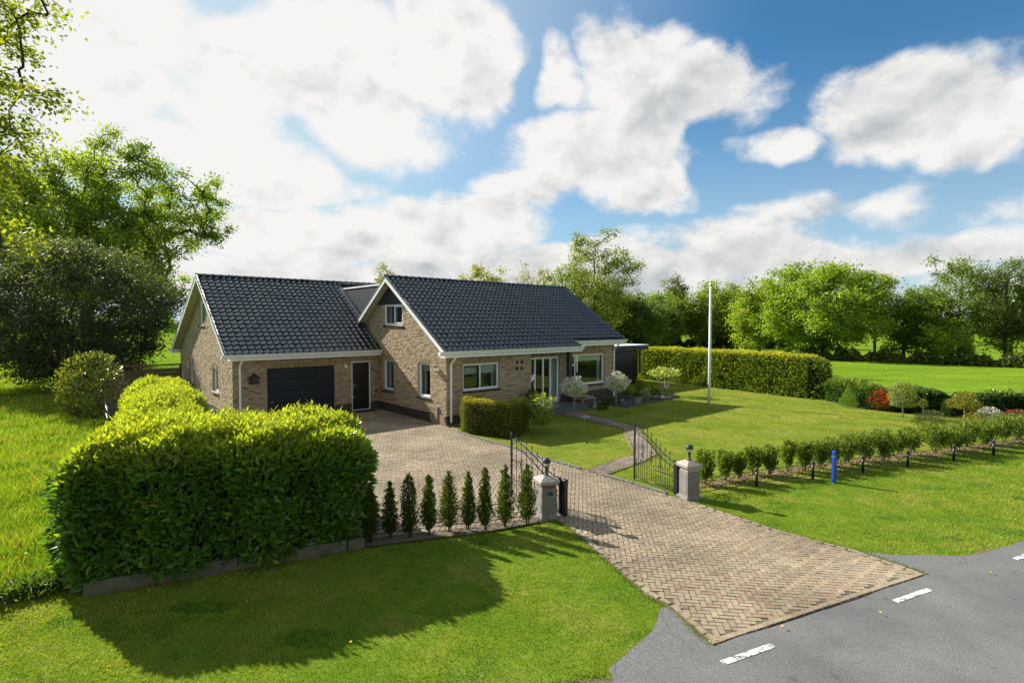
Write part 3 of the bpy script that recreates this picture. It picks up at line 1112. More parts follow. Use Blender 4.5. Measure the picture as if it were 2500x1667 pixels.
fm = tile_field(roof_m, -OV - 0.02, 11.28, -0.46, zmain(-0.46) + 0.005, SLM, 5.62, lambda u, v: (u < 7.25 or v > -0.16))
fg = tile_field(roof_g, UGC - OV - 0.02, -0.0, 5.26, zgar(5.26) + 0.005, SLG, 5.93, lambda u, v: True)
cand = []
for fi, f in enumerate((fm, fg)):
    wpos = np.array([HM @ Vector(p) for p in f['org']])
    for i, dd in enumerate(np.linalg.norm(wpos - CAM, axis=1)):
        cand.append((dd, fi, i))
cand.sort()
single = [set(), set()]
for dd, fi, i in cand[:300]:
    single[fi].add(i)
for fi, f in enumerate((fm, fg)):
    TV, TF = f['TV'], f['TF']
    rest = np.array([i for i in range(len(f['org'])) if i not in single[fi]])
    k, nv = len(rest), len(TV)
    jitter = rng.normal(0, 0.003, k)
    P = f['org'][rest][:, None, :] + TV[None, :, 0:1] * np.array((1, 0, 0)) + (TV[None, :, 1:2]) * f['up'] + (TV[None, :, 2:3] + jitter[:, None, None]) * f['nrm']
    F = (TF[None] + (np.arange(k) * nv)[:, None, None]).reshape(-1, 4)
    me = npmesh('roof_tiles', P.reshape(-1, 3), F, np.repeat(tile_cols(k), nv, axis=0), smooth=True)
    o = link('roof_tiles', me, M['tile'], f['roof'])
    o['kind'] = 'stuff'
    var = []
    for q in range(8):
        V = TV[:, 0:1] * np.array((1, 0, 0)) + TV[:, 1:2] * f['up'] + TV[:, 2:3] * f['nrm']
        me = npmesh('roof_tile', V, TF, np.tile(tile_cols(1), (nv, 1)), smooth=True)
        me.materials.append(M['tile'])
        var.append(me)
    for i in sorted(single[fi]):
        link('roof_tile', random.choice(var), None, f['roof'], tuple(f['org'][i] + f['nrm'] * random.gauss(0, 0.003)))


def ridge(roof, u0, u1, v, z, n):
    L = (u1 - u0) / n
    mb = MB()
    pts = []
    for x, r_ in ((0, 0.125), (0.055, 0.125), (0.06, 0.108), (L + 0.03, 0.100)):
        for k in range(7):
            t = math.pi * (k / 6)
            pts.append((x, -r_ * math.cos(t), r_ * 0.8 * math.sin(t) - 0.045))
    fc = [(i * 7 + k, (i + 1) * 7 + k, (i + 1) * 7 + k + 1, i * 7 + k + 1) for i in range(3) for k in range(6)]
    mb.col = (0.02, 0.026, 0.034)
    mb._add(pts, fc)
    me = mb.mesh('ridge_tile', cols=True)
    me.materials.append(M['tile'])
    for k in range(n):
        link('ridge_tile', me, None, roof, (u0 + k * L, v, z + random.uniform(-.004, .004)))


ridge(roof_m, -OV - 0.03, 11.28, VA, zmr + 0.06, 34)
ridge(roof_g, UGC - OV - 0.03, 3.1, VGR, zgr + 0.06, 29)


def verge(name, u_out, vs, zf, flip=False, thick=0.21):
    """white barge boards, cream soffit and dark verge edge along a gable"""
    for (va_, vb_) in vs:
        mb = MB()
        za, zb = zf(va_) - 0.0, zf(vb_) - 0.0
        mb.prism([(va_, za - thick), (vb_, zb - thick), (vb_, zb - 0.03), (va_, za - 0.03)], u_out - 0.03, u_out + 0.0, 0)
        mb.build('barge_board', M['white'], house)
        mb = MB()
        mb.prism([(va_, za - 0.03 + 0.003), (vb_, zb - 0.03 + 0.003), (vb_, zb + 0.035), (va_, za + 0.035)], u_out - 0.04, u_out + 0.02, 0)
        mb.build('verge_edge', M['lead'], house)


verge('main', -OV, [(-0.46, VA), (VA, 7.05)], zmain)
verge('main_east', 11.30, [(-0.10, VA)], zmain)
verge('garage', UGC - OV, [(5.26, VGR), (VGR, VBK + 0.2)], zgar)
for (u0, u1, segs, zf) in ((-OV, -0.0, [(-0.30, VA), (VA, 7.6)], zmain), (UGC - OV, UGC, [(5.4, VGR), (VGR, VBK + 0.1)], zgar), (10.9, 11.28, [(0.0, VA)], zmain)):
    for va_, vb_ in segs:
        mb = MB()
        mb.prism([(va_, zf(va_) - 0.15), (vb_, zf(vb_) - 0.15), (vb_, zf(vb_) - 0.13), (va_, zf(va_) - 0.13)], u0 + 0.001, u1 - 0.001 if u1 <= 0 else u1, 0)
        mb.build('soffit', M['cream'], house)


def gutter(name, u0, u1, ve, ze, wall_v):
    mb = MB()
    prof = [(ve - 0.115, ze), (ve - 0.105, ze - 0.035), (ve - 0.060, ze - 0.070), (ve - 0.045, ze - 0.130), (ve + 0.005, ze - 0.175), (ve + 0.10, ze - 0.175), (ve + 0.10, ze - 0.03), (ve - 0.03, ze - 0.03), (ve - 0.095, ze - 0.004)]
    mb.prism(prof, u0, u1, 0)
    g = mb.build('gutter', M['white'], house)
    mb = MB()
    mb.box(u0 + 0.32, u1 - 0.05, ve + 0.03, wall_v + 0.02, ze - 0.255, ze - 0.178)
    mb.build('eaves_box', M['white'], house)


gutter('g', -0.62, 7.58, -0.44, 2.945, 0.0)
gutter('g', 7.24, 11.36, -0.115, 3.175, 0.32)
gutter('g', UGC - OV - 0.14, 0.0, 5.28, 2.800, VG)
# stub of the rear gutter at the garage gable
mb = MB()
mb.box(UGC - OV - 0.05, UGC + 0.3, VBK + 0.10, VBK + 0.62, zgar(VBK + 0.4) - 0.24, zgar(VBK + 0.4) - 0.02)
mb.build('gutter', M['white'], house)

# cladding between the two roofs (box link) with white trim
ZL = 5.80
mb = MB()
mb.prism([(VA + 0.5, zmain(VA + 0.5) - 0.1), (7.18, 4.02), (9.75, zgar(9.75) - 0.08), (9.75, ZL - 0.02), (VA + 0.5, ZL - 0.02)], 0.03, 3.1, 0)
lk = mb.build('roof_link', M['clad'], house)
z = 4.15
while z < ZL - 0.03:
    va_ = VA + (zmr - z) / SLM - 0.05
    vb_ = 5.30 + (z - 2.81) / SLG + 0.05
    vb2 = 5.30 + (z + 0.155 - 2.81) / SLG + 0.05
    va2 = VA + (zmr - z - 0.155) / SLM - 0.05
    zt = min(z + 0.150, ZL - 0.03)
    mb = MB()
    mb.prism([(va_, z), (vb_, z), (vb2, zt), (va2, zt)], 0.005, 0.027, 0)
    mb.build('cladding_board', M['clad'], lk)
    z += 0.157
mb = MB()
mb.box(-0.03, 3.1, VA + 0.55, 9.72, ZL - 0.02, ZL + 0.055)
mb.build('link_trim', M['white'], house)
# lead valley and soaker along the junction
th = math.atan(SLG)
mb = MB()
for (va_, vb_) in ((7.0, 9.55),):
    mb.hexa([(-0.20, va_, zgar(va_) + 0.06), (0.0, va_, zgar(va_) + 0.07), (0.0, vb_, zgar(vb_) + 0.07), (-0.20, vb_, zgar(vb_) + 0.06),
             (-0.20, va_, zgar(va_) + 0.10), (0.0, va_, zgar(va_) + 0.14), (0.0, vb_, zgar(vb_) + 0.14), (-0.20, vb_, zgar(vb_) + 0.10)])
mb.build('lead_flashing', M['zinc'], house)
mb = MB()
mb.hexa([(-0.14, 5.6, zgar(5.6) + 0.05), (-0.002, 5.6, zgar(5.6) + 0.05), (-0.002, 7.1, zgar(7.1) + 0.05), (-0.14, 7.1, zgar(7.1) + 0.05),
         (-0.14, 5.6, zgar(5.6) + 0.085), (-0.002, 5.6, zgar(5.6) + 0.14), (-0.002, 7.1, zgar(7.1) + 0.14), (-0.14, 7.1, zgar(7.1) + 0.085)])
mb.build('lead_flashing', M['lead'], house)
# dark triangular panel in the main gable
mb = MB()
mb.prism([(VA - (zmr - 0.16 - 4.87) / SLM, 4.87), (VA + (zmr - 0.16 - 4.87) / SLM, 4.87), (VA, zmr - 0.16)], -0.022, -0.002, 0)
mb.build('gable_panel', M['navy'], house)


# ---------------------------------------------------------------- windows and doors
def bars(mb, a0, a1, z0, z1, w, d0, d1):
    mb.box(a0, a1, d0, d1, z0, z0 + w)
    mb.box(a0, a1, d0, d1, z1 - w, z1)
    mb.box(a0, a0 + w, d0, d1, z0 + w, z1 - w)
    mb.box(a1 - w, a1, d0, d1, z0 + w, z1 - w)


def window(fmap, a0, a1, z0, z1, panes, rec=0.07, sill='navy', sill_over=0.07, blind=None, mull=(), name='window', dark=None, tr=(), curtains=()):
    mb = MB(fmap)
    w = 0.075
    bars(mb, a0 + 0.003, a1 - 0.003, z0 + 0.003, z1 - 0.003, w, rec, rec + 0.08)
    for x in mull:
        mb.box(x - 0.03, x + 0.03, rec, rec + 0.08, z0 + w, z1 - w)
    for (xa, xb, zz) in tr:
        mb.box(xa, xb, rec + 0.004, rec + 0.076, zz - 0.03, zz + 0.03)
    fr = mb.build(name, M['white'], house)
    for (pa_, pb_, qa, qb) in panes:
        mb = MB(fmap)
        mb.box(pa_, pb_, rec + 0.045, rec + 0.055, qa, qb)
        mb.build('pane', M['glass'], fr)
    if dark:
        mb = MB(fmap)
        bars(mb, *dark, 0.065, rec + 0.006, rec + 0.072)
        mb.build('sash', M['black'], fr)
    if sill:
        mb = MB(fmap)
        s0, s1 = a0 - sill_over, a1 + sill_over
        n = max(1, round((s1 - s0) / 0.11))
        for k in range(n):
            xa, xb = s0 + (s1 - s0) * k / n + 0.003, s0 + (s1 - s0) * (k + 1) / n - 0.003
            mb.hexa([(xa, -0.07, z0 - 0.085), (xb, -0.07, z0 - 0.085), (xb, rec + 0.02, z0 - 0.06), (xa, rec + 0.02, z0 - 0.06),
                     (xa, -0.07, z0 - 0.045), (xb, -0.07, z0 - 0.045), (xb, rec + 0.02, z0 + 0.001), (xa, rec + 0.02, z0 + 0.001)])
        mb.build('sill', M[sill], fr)
    if blind:
        mb = MB(fmap)
        for (xa, xb, zt, zb) in blind:
            zz = zt
            k = 0
            while zz > zb:
                mb.box(xa, xb, rec + 0.14 + 0.012 * (k % 2), rec + 0.15 + 0.012 * (k % 2), zz - 0.085, zz)
                zz -= 0.092
                k += 1
            mb.box(xa, xb, rec + 0.135, rec + 0.165, zb - 0.03, zb)
        mb.build('blind', M['blind'], fr)
    for (xa, xb) in curtains:
        mb = MB(fmap)
        n = 12
        for k in range(n):
            ya = rec + 0.20 + 0.035 * (k % 2)
            yb = rec + 0.20 + 0.035 * ((k + 1) % 2)
            p, q = xa + (xb - xa) * k / n, xa + (xb - xa) * (k + 1) / n
            mb.hexa([(p, ya, z0), (q, yb, z0), (q, yb + .006, z0), (p, ya + .006, z0), (p, ya, z1), (q, yb, z1), (q, yb + .006, z1), (p, ya + .006, z1)])
        mb.build('curtain', M['curtain'], fr)
    return fr


FG0, FF0, FB0, FGF, FGG = F_gable(0), F_front(0), F_front(0.32), F_front(VG), F_gable(UGC)
window(FG0, 4.21, 5.17, 0.98, 2.37, [(4.28, 5.10, 1.05, 2.30)], curtains=[(4.88, 5.12)], blind=[(4.28, 5.10, 2.30, 2.22)])
wv2 = window(FG0, 1.16, 2.13, 0.98, 2.37, [(1.23, 2.06, 1.05, 2.30)], curtains=[(1.88, 2.08)], blind=[(1.23, 2.06, 2.30, 2.10)])
window(FG0, 3.30, 5.02, 3.94, 4.86, [(3.37, 4.08, 4.01, 4.79), (4.14, 4.95, 4.01, 4.79)], mull=(4.11,), rec=0.02, sill='black', curtains=[(4.72, 4.95)])
mb = MB(FG0)
bars(mb, 3.37, 4.08, 4.01, 4.79, 0.05, 0.0, 0.03)
mb.build('window_sash', M['white'], house)
window(FF0, 0.80, 2.69, 1.29, 2.38, [(0.90, 1.66, 1.36, 2.28), (1.74, 2.62, 1.36, 2.31)], mull=(1.70,), sill='black', sill_over=0.05, dark=(0.85, 1.665, 1.33, 2.30),
       blind=[(0.90, 1.66, 2.30, 2.00), (1.74, 2.50, 2.30, 2.02)], curtains=[(2.46, 2.62)])
window(FB0, 7.50, 10.10, 0.95, 2.48, [(7.58, 7.86, 1.99, 2.40), (7.58, 7.86, 1.03, 1.93), (7.92, 10.02, 1.03, 2.40)], mull=(7.89,), tr=[(7.575, 7.86, 1.96)], sill='black',
       dark=(7.575, 7.862, 1.02, 1.93), blind=[(7.95, 10.0, 2.40, 2.20), (7.58, 7.86, 2.40, 2.2)], curtains=[(9.80, 10.02)])
window(FGG, 10.36, 11.40, 3.95, 5.04, [(10.43, 11.33, 4.02, 4.97)], rec=0.03, sill='navy', blind=[(10.43, 11.33, 4.97, 4.8)])
window(FGG, 13.05, 14.10, 1.05, 2.02, [(13.12, 14.03, 1.12, 1.95)], sill='black')
window(FGG, 8.02, 9.08, 1.05, 2.04, [(8.09, 9.01, 1.12, 1.97)], sill='black', curtains=[(8.75, 9.0)])
# dried flowers in a vase on the sill of the near gable window
mb = MB(FG0)
vs_ = empty('vase', hw(0.36, 1.42, 0.99), 0, 'grey vase with dried plumes inside the ground floor gable window nearest the corner', 'vase')
mb = MB()
mb.lathe([(0.05, 0), (0.085, 0.08), (0.08, 0.2), (0.05, 0.3), (0.055, 0.33)], n=12)
mb.build('vase_body', M['lead'], vs_, smooth=True)
mb = MB()
for k in range(9):
    t = random.uniform(0, 6.28)
    r_ = random.uniform(0.05, 0.2)
    mb.tube([(0, 0, 0.3), (r_ * 0.5 * math.cos(t), r_ * 0.5 * math.sin(t), 0.5), (r_ * math.cos(t), r_ * math.sin(t), random.uniform(0.6, 0.78))], [0.004, 0.012, 0.003], 5)
mb.build('dried_plumes', M['blind'], vs_)

# entrance screen: door with a white diagonal band, three tall panes
scr_v = 0.42
mb = MB(F_front(scr_v))
x0, x1, z0, z1 = 4.32, 6.74, 0.28, 2.44
mb.box(x0, x1, 0, 0.09, z1 - 0.075, z1)
mb.box(x0, x1, 0, 0.09, z0 + 0.0, z0 + 0.07)
for x in (5.19, 5.72, 6.20, 6.70):
    mb.box(x - 0.035, x + 0.04, 0, 0.09, z0 + 0.07, z1 - 0.075)
scr = mb.build('entrance_screen', M['white'], house)
for xa, xb in ((5.23, 5.685), (5.76, 6.165), (6.24, 6.665)):
    mb = MB(F_front(scr_v))
    mb.box(xa, xb, 0.04, 0.05, z0 + 0.07, z1 - 0.075)
    mb.build('pane', M['glass'], scr)
mb = MB(F_front(scr_v))
for k in range(14):
    p, q = 6.24 + 0.43 * k / 14, 6.24 + 0.43 * (k + 1) / 14
    ya, yb = 0.12 + 0.03 * (k % 2), 0.12 + 0.03 * ((k + 1) % 2)
    mb.hexa([(p, ya, z0), (q, yb, z0), (q, yb + .006, z0), (p, ya + .006, z0), (p, ya, z1), (q, yb, z1), (q, yb + .006, z1), (p, ya + .006, z1)])
mb.build('curtain', M['curtain'], scr)
mb = MB(F_front(scr_v))
mb.box(4.34, 5.15, 0.02, 0.07, z0 + 0.07, z1 - 0.075)
fd = mb.build('front_door', M['black'], house)
mb = MB(F_front(scr_v))
mb.prism([(4.62, 1.02), (5.15, 1.45), (5.15, 1.72), (4.62, 1.28)], 0.005, 0.019, 1)
mb.build('door_band', M['white'], fd)
mb = MB(F_front(scr_v))
mb.box(5.06, 5.10, -0.03, 0.02, 1.1, 1.3)
mb.build('door_handle', M['steel'], fd)
# dark post carrying the eaves at the porch
mb = MB()
mb.box(6.93, 7.15, -0.10, 0.06, 0.26, 2.70)
mb.build('porch_post', M['navy'], house)
mb = MB()
mb.box(4.50, 7.24, -1.05, 0.41, -0.05, 0.262)
por = mb.build('porch_step', M['granite'], house, bevel=0.01)
n = 4
for k in range(n):
    for j in range(2):
        mb = MB()
        w_, d_ = 2.74 / n, 1.42 / 2
        mb.box(4.505 + k * w_ + 0.003, 4.495 + (k + 1) * w_ - 0.003, -1.07 + j * d_ + 0.003, -1.07 + (j + 1) * d_ - 0.003, 0.264, 0.285)
        mb.build('porch_tile', M['granite'], por)

# garage door: raised panels in four rows
mb = MB(FGF)
mb.box(-4.96, -2.09, 0.115, 0.16, 0.0, 2.155)
gd = mb.build('garage_door', M['garage'], house)
for r_ in range(4):
    for c_ in range(4):
        xa = -4.96 + 0.10 + c_ * 0.69
        za = 0.10 + r_ * 0.515
        mb = MB(FGF)
        mb.hexa([(xa, 0.110, za), (xa + 0.60, 0.110, za), (xa + 0.60, 0.116, za), (xa, 0.116, za), (xa, 0.110, za + 0.36), (xa + 0.60, 0.110, za + 0.36), (xa + 0.60, 0.116, za + 0.36), (xa, 0.116, za + 0.36)])
        mb.hexa([(xa + 0.055, 0.090, za + 0.055), (xa + 0.545, 0.090, za + 0.055), (xa + 0.58, 0.1105, za + 0.02), (xa + 0.02, 0.1105, za + 0.02), (xa + 0.055, 0.090, za + 0.305), (xa + 0.545, 0.090, za + 0.305), (xa + 0.58, 0.1105, za + 0.34), (xa + 0.02, 0.1105, za + 0.34)])
        mb.build('door_panel', M['garage'], gd)
for r_ in range(1, 4):
    mb = MB(FGF)
    mb.box(-4.955, -2.095, 0.1125, 0.1155, 0.025 + r_ * 0.515, 0.037 + r_ * 0.515)
    mb.build('panel_joint', M['black'], gd)
mb = MB(FGF)
mb.tube([(-4.80, 0.11, 0.72), (-4.80, 0.05, 0.72), (-4.72, 0.05, 0.72)], 0.016, 6)
mb.build('handle', M['steel'], gd)
mb = MB(FGF)
mb.box(-5.0, -2.05, -0.02, 0.30, 0.0, 0.035)
mb.build('threshold', M['kerb'], house)
# side door
mb = MB(FGF)
mb.box(-1.30, -0.368, 0.03, 0.11, 2.215, 2.278)
mb.box(-1.30, -0.368, 0.03, 0.11, 0.0, 0.05)
mb.box(-1.30, -1.245, 0.03, 0.11, 0.05, 2.215)
mb.box(-0.425, -0.368, 0.03, 0.11, 0.05, 2.215)
sd = mb.build('side_door', M['white'], house)
mb = MB(FGF)
mb.box(-1.24, -0.43, 0.05, 0.09, 0.055, 2.21)
lf = mb.build('door_leaf', M['black'], sd)
mb = MB(FGF)
mb.box(-1.195, -1.165, 0.035, 0.052, 1.02, 1.26)
mb.tube([(-1.18, 0.04, 1.17), (-1.18, 0.0, 1.17), (-1.07, 0.0, 1.17)], 0.012, 6)
mb.box(-1.20, -1.16, 0.04, 0.052, 0.58, 0.70)
mb.build('door_handle', M['steel'], sd)


# downpipes
def downpipe(fmap, a, ztop, dirn, i0, gut_i, zb=0.12):
    mb = MB(fmap)
    mb.tube([(a + 0.02 * dirn, gut_i, ztop), (a + 0.02 * dirn, gut_i, ztop - 0.05), (a + 0.0 * dirn, i0, ztop - 0.36), (a, i0, ztop - 0.45), (a, i0, zb)], 0.045, 10)
    d = mb.build('downpipe', M['white'], house)
    for z in (ztop - 0.6, 1.2):
        mb = MB(fmap)
        mb.box(a - 0.055, a + 0.055, i0 - 0.02, 0.0, z - 0.015, z + 0.015)
        mb.build('pipe_bracket', M['white'], d)
    mb = MB(fmap)
    mb.tube([(a, i0, zb), (a, i0, -0.02)], 0.055, 10)
    mb.build('pipe_foot', M['lead'], d)


downpipe(F_front(VG), -6.0, 2.63, 1, -0.075, -0.42)
downpipe(F_front(0), 0.16, 2.77, 1, -0.075, -0.40)
downpipe(F_front(0.32), 10.80, 3.0, 1, -0.075, -0.40)
# small wall fittings
mb = MB(F_front(VG))
mb.prism([(-5.62, 1.62), (-5.32, 1.62), (-5.32, 1.78), (-5.47, 1.92), (-5.62, 1.78)], -0.14, -0.015, 1)
mb.prism([(-5.72, 1.77), (-5.47, 1.97), (-5.22, 1.77), (-5.22, 1.795), (-5.47, 2.0), (-5.72, 1.795)], -0.19, -0.015, 1)
mb.box(-5.68, -5.26, -0.17, -0.015, 1.58, 1.615)
mb.build('lantern', M['black'], house)
mb = MB(F_front(VG))
mb.box(-1.66, -1.56, -0.08, -0.013, 2.06, 2.16)
mb.tube([(-1.61, -0.06, 2.06), (-1.57, -0.12, 1.98)], 0.05, 10)
mb.build('spotlight', M['white'], house)
mb = MB(F_front(VG))
mb.box(-0.15, -0.06, -0.03, -0.013, 0.78, 0.92)
mb.build('outdoor_socket', M['black'], house)
mb = MB(FG0)
mb.box(0.55, 0.66, -0.10, -0.015, 2.10, 2.14)
mb.tube([(0.60, -0.14, 2.12), (0.60, -0.14, 2.27)], 0.045, 10)
mb.build('wall_lamp', M['white'], house)
mb = MB(FG0)
mb.box(0.53, 0.67, -0.2, -0.06, 2.271, 2.295)
mb.box(0.54, 0.66, -0.2, -0.06, 2.075, 2.0985)
mb.build('wall_lamp_cap', M['black'], house)
mb = MB(FG0)
mb.tube([(0.61, -0.035, -0.02), (0.61, -0.035, 0.55)], 0.022, 8)
mb.box(0.54, 0.68, -0.075, -0.015, 0.55, 0.69)
mb.build('meter_pipe', M['zinc'], house)
mb = MB(FG0)
for k in range(5):
    mb.box(0.80 + 0.045 * k, 0.825 + 0.045 * k, -0.022, -0.015, 0.20, 0.37)
mb.build('air_brick', M['brick'] if False else M['timber'], house)
mb = MB(F_front(0))
mb.box(3.16, 3.32, -0.09, -0.012, 2.56, 2.64)
mb.tube([(3.24, -0.06, 2.58), (3.27, -0.15, 2.52)], 0.05, 10)
mb.build('spotlight', M['zinc'], house)
mb = MB()
mb.box(-0.45, 0.45, -0.25, 0.25, 0.0, 0.02)
tag(mb.build('doormat', M['rubber'], None, bevel=0.004, loc=hw(-0.83, VG - 0.38, 0.021), rz=R(41.31)), 'black rubber doormat on the paving at the black side door', 'doormat')

# ---------------------------------------------------------------- carport beyond the east end
cp = empty('carport', hw(11.6, 4.0, 0), R(41.31), 'black timber carport standing beyond the far end of the house', 'carport')
mb = MB()
mb.box(0.0, 6.6, 0.03, 5.0, -0.05, 2.25)
mb.build('wall_core', M['black'], cp)
for k in range(15):
    mb = MB()
    mb.hexa([(0.0, 0.0, 0.02 + k * 0.15), (6.6, 0.0, 0.02 + k * 0.15), (6.6, 0.028, 0.02 + k * 0.15), (0, 0.028, 0.02 + k * 0.15),
             (0.0, 0.015, 0.165 + k * 0.15), (6.6, 0.015, 0.165 + k * 0.15), (6.6, 0.028, 0.165 + k * 0.15), (0, 0.028, 0.165 + k * 0.15)])
    mb.build('plank', M['black'], cp)
mb = MB()
mb.box(-0.1, 7.3, -0.35, 5.2, 2.251, 2.56)
mb.build('fascia', M['navy'], cp)
mb = MB()
mb.box(-0.12, 7.33, -0.38, 5.23, 2.562, 2.60)
mb.build('roof_trim', M['white'], cp)
mb = MB()
mb.box(6.72, 6.84, -0.1, 0.02, 0, 2.25)
mb.build('post', M['timber'], cp)

# ================================================================== foliage tools
def unit(a):
    return a / (np.linalg.norm(a, axis=-1, keepdims=True) + 1e-9)


def leaves(name, pos, axis, nrm, L, W, col, m, parent=None, shape='quad', fold=0.18):
    n = len(pos)
    axis = unit(axis)
    side = unit(np.cross(axis, nrm))
    nn = np.cross(side, axis)
    L = np.broadcast_to(np.asarray(L, float), (n,))[:, None]
    W = np.broadcast_to(np.asarray(W, float), (n,))[:, None]
    if shape == 'lens':
        V = np.stack([pos, pos + axis * L * 0.45 + side * W * 0.5, pos + axis * L - nn * L * 0.10, pos + axis * L * 0.45 - side * W * 0.5, pos + axis * L * 0.5 - nn * W * fold], 1)
        T = np.array([(0, 4, 1), (1, 4, 2), (2, 4, 3), (3, 4, 0)])
    elif shape == 'tri':
        V = np.stack([pos - side * W * 0.5, pos + side * W * 0.5, pos + axis * L], 1)
        T = np.array([(0, 1, 2)])
    else:
        V = np.stack([pos, pos + axis * L * 0.5 + side * W * 0.5 + nn * W * 0.1, pos + axis * L, pos + axis * L * 0.5 - side * W * 0.5 + nn * W * 0.1], 1)
        T = np.array([(0, 1, 2, 3)])
    k = V.shape[1]
    F = (T[None] + (np.arange(n) * k)[:, None, None]).reshape(-1, T.shape[1])
    me = npmesh(name, V.reshape(-1, 3), F, np.repeat(col, k, axis=0), smooth=False)
    return link(name, me, m, parent)


def rnd_dir(n):
    return unit(rng.normal(size=(n, 3)))


def tint(n, base, spread=0.18, hue=0.06):
    return np.clip(np.array(base)[None] * rng.uniform(1 - spread, 1 + spread, (n, 1)) * rng.uniform(1 - hue, 1 + hue, (n, 3)), 0.002, 0.9)


def blend(a, b, t):
    return a * (1 - t[:, None]) + b * t[:, None]


def lumps(p, seed, amp, freq):
    r = np.random.default_rng(seed)
    o = np.zeros(len(p))
    for k in range(5):
        d = r.normal(size=3) * freq * (1 + 0.5 * k)
        o += np.sin(p @ d + r.uniform(0, 6.28)) / (1 + 0.5 * k)
    return o * amp / 2.2


